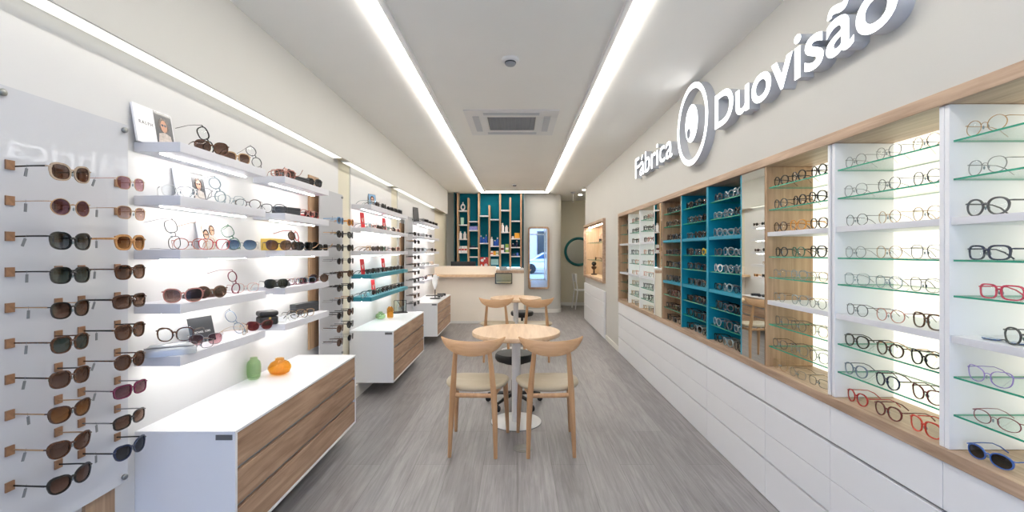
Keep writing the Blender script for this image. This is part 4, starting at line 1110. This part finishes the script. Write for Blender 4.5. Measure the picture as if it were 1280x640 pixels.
MB().box(x0 + e, x1 - e, y1 - .01, y1 - .004, e, z1 - e).build('back_plate', M['cush'], r)
MB().box(x0 + e, x1 - e, y0 + .006, y1 - .012, .06, .066).build('glass_shelf', M['glass'], r)
MB().box(x0 + .03, x1 - .03, y0 + .02, y1 - .02, e, .03).build('tray', M['top'], r)
r = root('brochure_holder', (-.25, 9.02, 1.0355), 'clear brochure holder with cards on the counter end', 'brochure holder')
MB().box(-.11, .11, -.05, .05, 0, .01).build('tray', M['grille'], r)
MB().box(-.10, .04, -.01, .04, .01, .075).build('brochures', mat('grey_brochure', (150, 156, 158), .5, noise=.15, nscale=30), r)
MB().box(.06, .105, -.02, .02, .01, .05).build('card_stack', M['paper'], r)

# teal shelving at the back
YF = 10.24
r = root('teal_wall_shelving', (-.65, YF, 1.0), 'turquoise back wall shelving with oak uprights and white shelves', 'shelving')
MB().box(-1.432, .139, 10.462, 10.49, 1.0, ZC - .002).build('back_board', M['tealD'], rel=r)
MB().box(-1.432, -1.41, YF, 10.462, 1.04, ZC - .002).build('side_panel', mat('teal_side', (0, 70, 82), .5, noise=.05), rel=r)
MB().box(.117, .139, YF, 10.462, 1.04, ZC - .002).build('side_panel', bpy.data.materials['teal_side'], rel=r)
MB().box(-1.432, .139, YF - .01, 10.462, 1.0, 1.04).build('base_shelf', M['lacquer'], rel=r)
zpx = lambda y, Y=YF: EYE - (y - CY) * Y / F
xpx = lambda x, Y=YF: (x - CX) * Y / F
st = [(572.2, 241), (585.3, 247.2), (598.4, 241), (611.6, 256.6), (625, 241), (637.8, 246.8), (651.3, 241)]
for px, yt in st:
    x = xpx(px); zt = min(zpx(yt), ZC - .003)
    MB().box(x - .019, x + .019, YF, 10.461, 1.041, zt).build('upright', M['oakB'], rel=r, bevel=.001)
shv = {0: (262.8, 280.6, 298.4, 315.3), 1: (276.3, 287.5, 309.6, 320.7), 2: (269.3, 303.6), 3: (273.8, 307.2, 319), 4: (262.2, 289.8, 315.3), 5: (275.7, 297.8, 308.7, 320)}
for c, yy in shv.items():
    xa, xb = xpx(st[c][0]) + .02, xpx(st[c + 1][0]) - .02
    for y in yy:
        z = zpx(y); MB().box(xa, xb, YF + .005, 10.461, z - .024, z).build('shelf', M['lacquer'], rel=r, bevel=.001)
MB().box(-1.38, .10, 10.43, 10.45, 1.0405, 1.052).build('light_strip', emis('teal_base_led', (235, 250, 255), 3.), rel=r)
GB = 'products on the turquoise shelving'
COLN = ['first', 'second', 'third', 'fourth', 'fifth', 'sixth']
def bottle(px, y, c, h, rr, m, label, cap='white'):
    z = zpx(y) + .0008; r_ = root('bottle', (xpx(px, YF + .08), YF + .08, z), label, 'bottle', GB)
    MB().lathe([(rr * .9, 0), (rr, .004), (rr, h * .72), (rr * .5, h * .8), (rr * .45, h * .82)], n=16).build('body', m, r_)
    MB().lathe([(rr * .55, h * .82), (rr * .55, h), (rr * .3, h)], n=12).build('cap', FC[cap], r_)
def pbox(px, y, w, h, m, label, band=None):
    z = zpx(y) + .0008; r_ = root('product_box', (xpx(px, YF + .09), YF + .09, z), label, 'box', GB)
    MB().box(-w / 2, w / 2, -.04, .04, 0, h).build('box', m, r_, .001)
    if band: MB().box(-w / 2 + .002, w / 2 - .002, -.0415, -.0402, h * .3, h * .55).build('printed_band', band, r_)
pw, pb, pr = M['paper'], mat('blue_pack', (40, 92, 190), .4, noise=.2, nscale=30), FC['coral']
pg, py_, pl = mat('green_pack', (150, 190, 90), .5, noise=.1), mat('yellow_pack', (230, 170, 50), .5, noise=.1), mat('lilac_pack', (130, 132, 200), .5, noise=.15, nscale=30)
r = root('ring_vase', (xpx(578.7, YF + .08), YF + .08, zpx(262.8)), 'white ring shaped vase at the top left of the turquoise shelving', 'vase')
vs = []; n1, n2 = 28, 10
for i in range(n1):
    a = 2 * PI * i / n1
    for j in range(n2):
        q = 2 * PI * j / n2; rr = .052 + .018 * math.cos(q)
        vs.append((rr * math.cos(a) * .8, .018 * math.sin(q), .078 + rr * math.sin(a) * 1.1))
tb = MB(); tb.add(vs, [(i * n2 + j, ((i + 1) % n1) * n2 + j, ((i + 1) % n1) * n2 + (j + 1) % n2, i * n2 + (j + 1) % n2) for i in range(n1) for j in range(n2)], 0, True)
tb.build('body', pw, r)
MB().lathe([(.018, .145), (.014, .17), (.018, .19), (.012, .19)], n=14).build('neck', pw, r)
r = root('tumbler', (xpx(577.8, YF + .08), YF + .08, zpx(280.6)), 'pale green tumbler on the second shelf of the leftmost column', 'tumbler')
MB().lathe([(.03, 0), (.036, .005), (.038, .16), (.034, .16), (.03, .012)], n=20).build('body', mat('pale_green', (170, 214, 200), .3), r)
for px, l, h in ((575.4, 'left', .17), (581, 'right', .16)):
    bottle(px, 298.4, 0, h, .036, pw, f'white bottle, {l} of the pair on the third shelf, leftmost column')
for px, l in ((574.8, 'left'), (578.6, 'middle'), (582.3, 'right')):
    pbox(px, 315.3, .058, .14, pw, f'white box with red band, {l} of three in the leftmost column', pr)
for k, px in enumerate((588.4, 591.8, 595.2)):
    pbox(px, 287.5, .058, .085, pl, f"lilac box, {('left', 'middle', 'right')[k]} of three in the second column")
pbox(591.8, 309.6, .14, .03, FC['navy'], 'flat dark blue box on the third shelf of the second column')
for px, l, h in ((601.3, 'left', .17), (604.6, 'middle', .12), (607.8, 'right', .19)):
    bottle(px, 303.6, 0, h, .026, pb, f'blue bottle, {l} of three in the third column')
bottle(614.6, 307.2, 0, .2, .032, pw, 'tall white bottle in the fourth column')
bottle(618.6, 307.2, 0, .13, .028, pb, 'blue bottle, left of the pair in the fourth column')
bottle(621.8, 307.2, 0, .19, .028, pb, 'blue bottle, right of the pair in the fourth column')
for k, px in enumerate((614.8, 618.2, 621.6)):
    pbox(px, 319, .056, .095, (pw, py_, pw)[k], f"small {('white', 'yellow', 'white')[k]} box, {('left', 'middle', 'right')[k]} on the lower shelf of the fourth column", (pr, None, pg)[k])
bottle(628, 289.8, 0, .2, .036, pw, 'taller white bottle in the fifth column'); bottle(633.2, 289.8, 0, .15, .036, pw, 'shorter white bottle in the fifth column')
pbox(628, 315.3, .07, .17, pw, 'white and red box at the lower left of the fifth column', FC['dark red']); pbox(633.8, 315.3, .075, .185, pg, 'green and white box in the fifth column', pw)
bottle(641, 297.8, 0, .06, .025, pw, 'small white bottle beside the yellow box', 'navy'); pbox(646.5, 297.8, .12, .12, py_, 'yellow box in the rightmost column')
bottle(641.4, 308.7, 0, .08, .03, FC['navy'], 'short dark blue bottle in the rightmost column'); bottle(646, 308.7, 0, .145, .032, FC['navy'], 'taller dark blue bottle in the rightmost column')
pbox(642.5, 320, .06, .055, FC['navy'], 'left small dark blue box in the rightmost column'); pbox(646.8, 320, .05, .075, pb, 'right small blue box in the rightmost column')
r = root('poster', (xpx(605, YF + .1), YF + .1, 1.0405), 'red poster board with white circles leaning in the third column', 'poster')
MB().box(-.105, .105, 0, .012, 0, .24).build('board', pr, r)
for x, z, q in ((-.04, .17, .035), (.045, .06, .04), (.01, .21, .02), (-.055, .06, .022)):
    b = MB().lathe([(q, 0), (q, .002)], n=20); b.v = [(x + v[0], -.0005 - v[2], z + v[1]) for v in b.v]; b.build('white_circle', pw, r)
pbox(618.3, 330.6 + .6, .17, .13, mat('aqua_pack', (160, 214, 224), .5, noise=.05), 'pale aqua box at the bottom of the fourth column')

# wall mirror
YM = 10.5
r = root('wall_mirror', (.485, YM, .545), 'tall oak framed wall mirror with rounded corners', 'mirror')
def rrect(w, h, q, n=6):
    o = []
    for cx, cz, a0 in ((w / 2 - q, h - q, 0), (-w / 2 + q, h - q, 90), (-w / 2 + q, q, 180), (w / 2 - q, q, 270)):
        for i in range(n + 1): a = R(a0 + 90 * i / n); o.append((cx + q * math.cos(a), cz + q * math.sin(a)))
    return o
A = rrect(.49, 1.435, .06); Bq = [(x, z + .042) for x, z in rrect(.49 - .084, 1.435 - .084, .03)]
n = len(A); b = MB()
vs = [(x, -.04, z) for x, z in A] + [(x, -.04, z) for x, z in Bq] + [(x, -.001, z) for x, z in A] + [(x, -.001, z) for x, z in Bq]
fs = []
for i in range(n):
    j = (i + 1) % n
    fs += [(i, j, n + j, n + i), (2 * n + i, 3 * n + i, 3 * n + j, 2 * n + j), (i, 2 * n + i, 2 * n + j, j), (n + i, n + j, 3 * n + j, 3 * n + i)]
b.add(vs, fs).build('frame', M['oakB'], r)
MB().prism(Bq, lambda u, v, d: (u, d, v), -.014, -.002).build('mirror_glass', M['mirror'], r)
# round mirror and chair in the corridor
r = root('round_mirror', (1.595, 11.9, 1.41), 'round mirror with dark teal frame in the corridor', 'mirror')
b = MB(); vs = []; n1, n2 = 48, 8
for i in range(n1):
    a = 2 * PI * i / n1
    for j in range(n2):
        q = 2 * PI * j / n2; rr = .345 + .034 * math.cos(q); vs.append((rr * math.cos(a), -.025 + .022 * math.sin(q), rr * math.sin(a)))
b.add(vs, [(i * n2 + j, i * n2 + (j + 1) % n2, ((i + 1) % n1) * n2 + (j + 1) % n2, ((i + 1) % n1) * n2 + j) for i in range(n1) for j in range(n2)], 0, True).build('frame', M['tealF'], r)
b = MB().lathe([(.335, 0), (.335, .008)], n=48); b.v = [(v[0], -.012 - v[2], v[1]) for v in b.v]; b.build('mirror_glass', M['mirror'], r)
r = root('side_chair', (1.62, 11.25, 0), 'white chair in the corridor under the round mirror', 'chair', None, R(95))
MB().box(-.21, .21, -.2, .2, .45, .475).build('seat', M['white'], r, .01)
for sx in (-1, 1):
    MB().tube([(sx * .2, -.2, .003), (sx * .19, -.17, .45)], [.012, .016], 8).build('leg', M['white'], r)
    MB().tube([(sx * .2, .24, .003), (sx * .19, .18, .45), (sx * .18, .24, .86)], [.012, .016, .013], 8).build('leg', M['white'], r)
MB().box(-.19, .19, .195, .215, .66, .87).build('backrest', M['white'], r, .008)

# ------------------------------------------------------------------ tables, chairs, stools
def round_table(x, y, label, rr=.363):
    r = root('round_table', (x, y, 0), label, 'table')
    MB().lathe([(rr - .012, .715), (rr - .002, .72), (rr, .73), (rr, .742), (rr - .004, .75), (.001, .75)], n=72).build('tabletop', M['top'], r)
    MB().lathe([(.036, .009), (.036, .70), (.11, .702), (.11, .7145)], n=28).build('pole', M['white'], r)
    MB().lathe([(.205, 0), (.207, .003), (.207, .006), (.2, .0085), (.037, .0095)], n=56).build('base', [M['white']], r)
    MB().lathe([(.209, .0005), (.209, .0025), (.2075, .0028)], n=56).build('base_rim', M['dark'], r)
round_table(-.012, 3.76, 'nearer round oak table on a white pedestal')
round_table(-.025, 6.5, 'farther round oak table on a white pedestal')
def moon_chair(x, y, rz, label):
    r = root('dining_chair', (x, y, 0), label, 'chair', 'beech chairs with curved backs at the round tables', R(rz))
    for s_ in (-1, 1):
        MB().tube([(s_ * .158, -.235, .0022), (s_ * .152, -.215, .22), (s_ * .142, -.205, .43), (s_ * .128, -.222, .6), (s_ * .114, -.245, .755)], [.0125, .0175, .0215, .0175, .0145], 14).build('leg', M['beech'], r)
        MB().tube([(s_ * .203, .215, .0022), (s_ * .195, .195, .22), (s_ * .186, .175, .425)], [.012, .0175, .021], 14).build('leg', M['beech'], r)
    # backrest: crescent
    N = 28; vs = []; n = 10
    for i in range(N + 1):
        u = -1 + 2 * i / N
        a = u * R(62)
        px = .255 * math.sin(a); py = -.145 - .125 * math.cos(a) * 1.0 + .0
        px *= .218 / (.255 * math.sin(R(62)))
        top = .800 + .022 * u * u
        hgt = .094 * max(0, 1 - abs(u) ** 2.1) ** .75 + .008
        zc, hh = top - hgt / 2, hgt / 2; th = .0115 * (1 - .45 * u ** 4)
        nx, ny = math.sin(a * .9), -math.cos(a * .9)
        for j in range(n):
            q = 2 * PI * j / n; c, s_ = math.cos(q), math.sin(q)
            e = (abs(c) ** 2.6 + abs(s_) ** 2.6) ** (-1 / 2.6)
            vs.append((px + nx * th * c * e, py + ny * th * c * e, zc + hh * s_ * e))
    fs = [(i * n + j, i * n + (j + 1) % n, (i + 1) * n + (j + 1) % n, (i + 1) * n + j) for i in range(N) for j in range(n)]
    fs += [tuple(range(n))[::-1], tuple(N * n + j for j in range(n))]
    MB().add(vs, fs, 0, True).build('backrest', M['beechX'], r)
    # cushion
    vs = []; n = 44; rings = [(.86, .432), (.97, .436), (1.0, .446), (.99, .457), (.94, .466), (.8, .470), (.5, .466), (.2, .464)]
    for k, z in rings:
        for j in range(n):
            q = 2 * PI * j / n; c, s_ = math.cos(q), math.sin(q); p = 2.7
            e = (abs(c) ** p + abs(s_) ** p) ** (-1 / p)
            yy = .205 * s_ * e; w = .226 + .012 * s_
            X = w * c * e * k
            vs.append((X, yy * k, z + .012 * (X / .22) ** 2 + (.004 if s_ < 0 else 0)))
    m_ = len(rings)
    fs = [(i * n + j, i * n + (j + 1) % n, (i + 1) * n + (j + 1) % n, (i + 1) * n + j) for i in range(m_ - 1) for j in range(n)]
    fs += [tuple(range(n))[::-1], tuple((m_ - 1) * n + j for j in range(n))]
    MB().add(vs, fs, 0, True).build('seat', M['cush'], r)
    b = MB()
    b.tube([(-.14, -.205, .417), (0, -.208, .417), (.14, -.205, .417)], .016, 8, flat=.6)
    b.tube([(-.184, .176, .417), (0, .182, .417), (.184, .176, .417)], .016, 8, flat=.6)
    for s_ in (-1, 1): b.tube([(s_ * .142, -.205, .417), (s_ * .186, .176, .417)], .016, 8, flat=.6)
    b.build('seat_rail', M['beech'], r)
moon_chair(-.292, 3.325, -3.5, 'left beech chair with curved back at the nearer round table')
moon_chair(.217, 3.325, 3.0, 'right beech chair with curved back at the nearer round table')
moon_chair(-.262, 5.98, -2, 'left beech chair with curved back at the farther round table')
moon_chair(.232, 5.98, 2, 'right beech chair with curved back at the farther round table')
def stool(x, y, label, a0, zs=.475):
    r = root('rolling_stool', (x, y, 0), label, 'stool')
    MB().lathe([(.12, zs - .075), (.165, zs - .07), (.177, zs - .05), (.177, zs - .02), (.165, zs - .004), (.12, zs), (.001, zs + .002)], n=44).build('seat', M['rubber'], r)
    MB().lathe([(.1, zs - .095), (.1, zs - .076)], n=24).build('seat_plate', M['black'], r)
    MB().lathe([(.028, .09), (.028, .22), (.018, .225), (.018, zs - .096)], n=20).build('gas_lift', M['black'], r)
    b = MB(); b.lathe([(.045, .075), (.045, .12), (.03, .125)], n=20)
    for k in range(5):
        a = R(a0 + 72 * k); c, s_ = math.cos(a), math.sin(a)
        b.tube([(.03 * c, .03 * s_, .1), (.15 * c, .15 * s_, .09), (.255 * c, .255 * s_, .072)], [.02, .017, .012], 8)
    b.build('star_base', M['black'], r)
    for k in range(5):
        a = R(a0 + 72 * k); cx, cy = .255 * math.cos(a), .255 * math.sin(a)
        w = MB()
        w.lathe([(.006, .05), (.006, .068)], (cx, cy, 0), 8)
        for d in (-.014, .006):
            q = MB().lathe([(.01, 0), (.022, 0), (.025, .003), (.025, .006), (.022, .009), (.01, .009)], n=18)
            q.v = [(cx + v[0], cy + d + v[2], .0255 + v[1]) for v in q.v]; w.add(q.v, q.f, 0, True)
        w.box(cx - .016, cx + .016, cy - .005, cy + .005, .03, .052)
        w.build('caster', M['rubber'], r)
stool(-.03, 4.2, 'black round stool on casters under the nearer table', 20)
stool(.07, 7.15, 'black round stool on casters beyond the farther table', 50)
r = root('floor_socket', (.037, 3.245, 0), 'round metal floor socket cover between the nearer chairs', 'floor outlet')
MB().lathe([(.07, 0), (.07, .002), (.066, .0035), (.001, .0036)], n=40).build('cover', M['steel'], r)
MB().box(-.02, .02, -.03, -.02, .0037, .0045).build('latch', M['grille'], r)

# ------------------------------------------------------------------ light, camera
w = bpy.data.worlds.new('daylight'); SC.world = w; w.use_nodes = True
bg = w.node_tree.nodes['Background']; bg.inputs[0].default_value = lin((170, 202, 255)); bg.inputs[1].default_value = 3.9
pl_ = bpy.data.lights.new('window_portal', 'AREA'); pl_.shape = 'RECTANGLE'; pl_.size = 3.0; pl_.size_y = 2.7
pl_.cycles.is_portal = True
po = bpy.data.objects.new('window_portal', pl_); COL.objects.link(po); po.location = (-.1, YE - .06, 1.37); po.rotation_euler = (R(90), 0, 0)
cam = bpy.data.cameras.new('camera'); cam.sensor_width = 36; cam.lens = 36 * F / 1280
cam.shift_x = -(CX - 640) / 1280; cam.shift_y = (CY - 320) / 1280
cam.clip_start = .02
co = bpy.data.objects.new('camera', cam); COL.objects.link(co); co.location = (0, 0, EYE); co.rotation_euler = (R(90), 0, 0)
SC.camera = co
vs_ = SC.view_settings; vs_.view_transform = 'Standard'; vs_.look = 'None'; vs_.gamma = 1; vs_.use_curve_mapping = False
vs_.exposure = 0.74
cy = SC.cycles
cy.transparent_max_bounces = 40; cy.max_bounces = 10; cy.diffuse_bounces = 8; cy.glossy_bounces = 5; cy.transmission_bounces = 8
cy.sample_clamp_indirect = 6; cy.caustics_reflective = False; cy.caustics_refractive = False
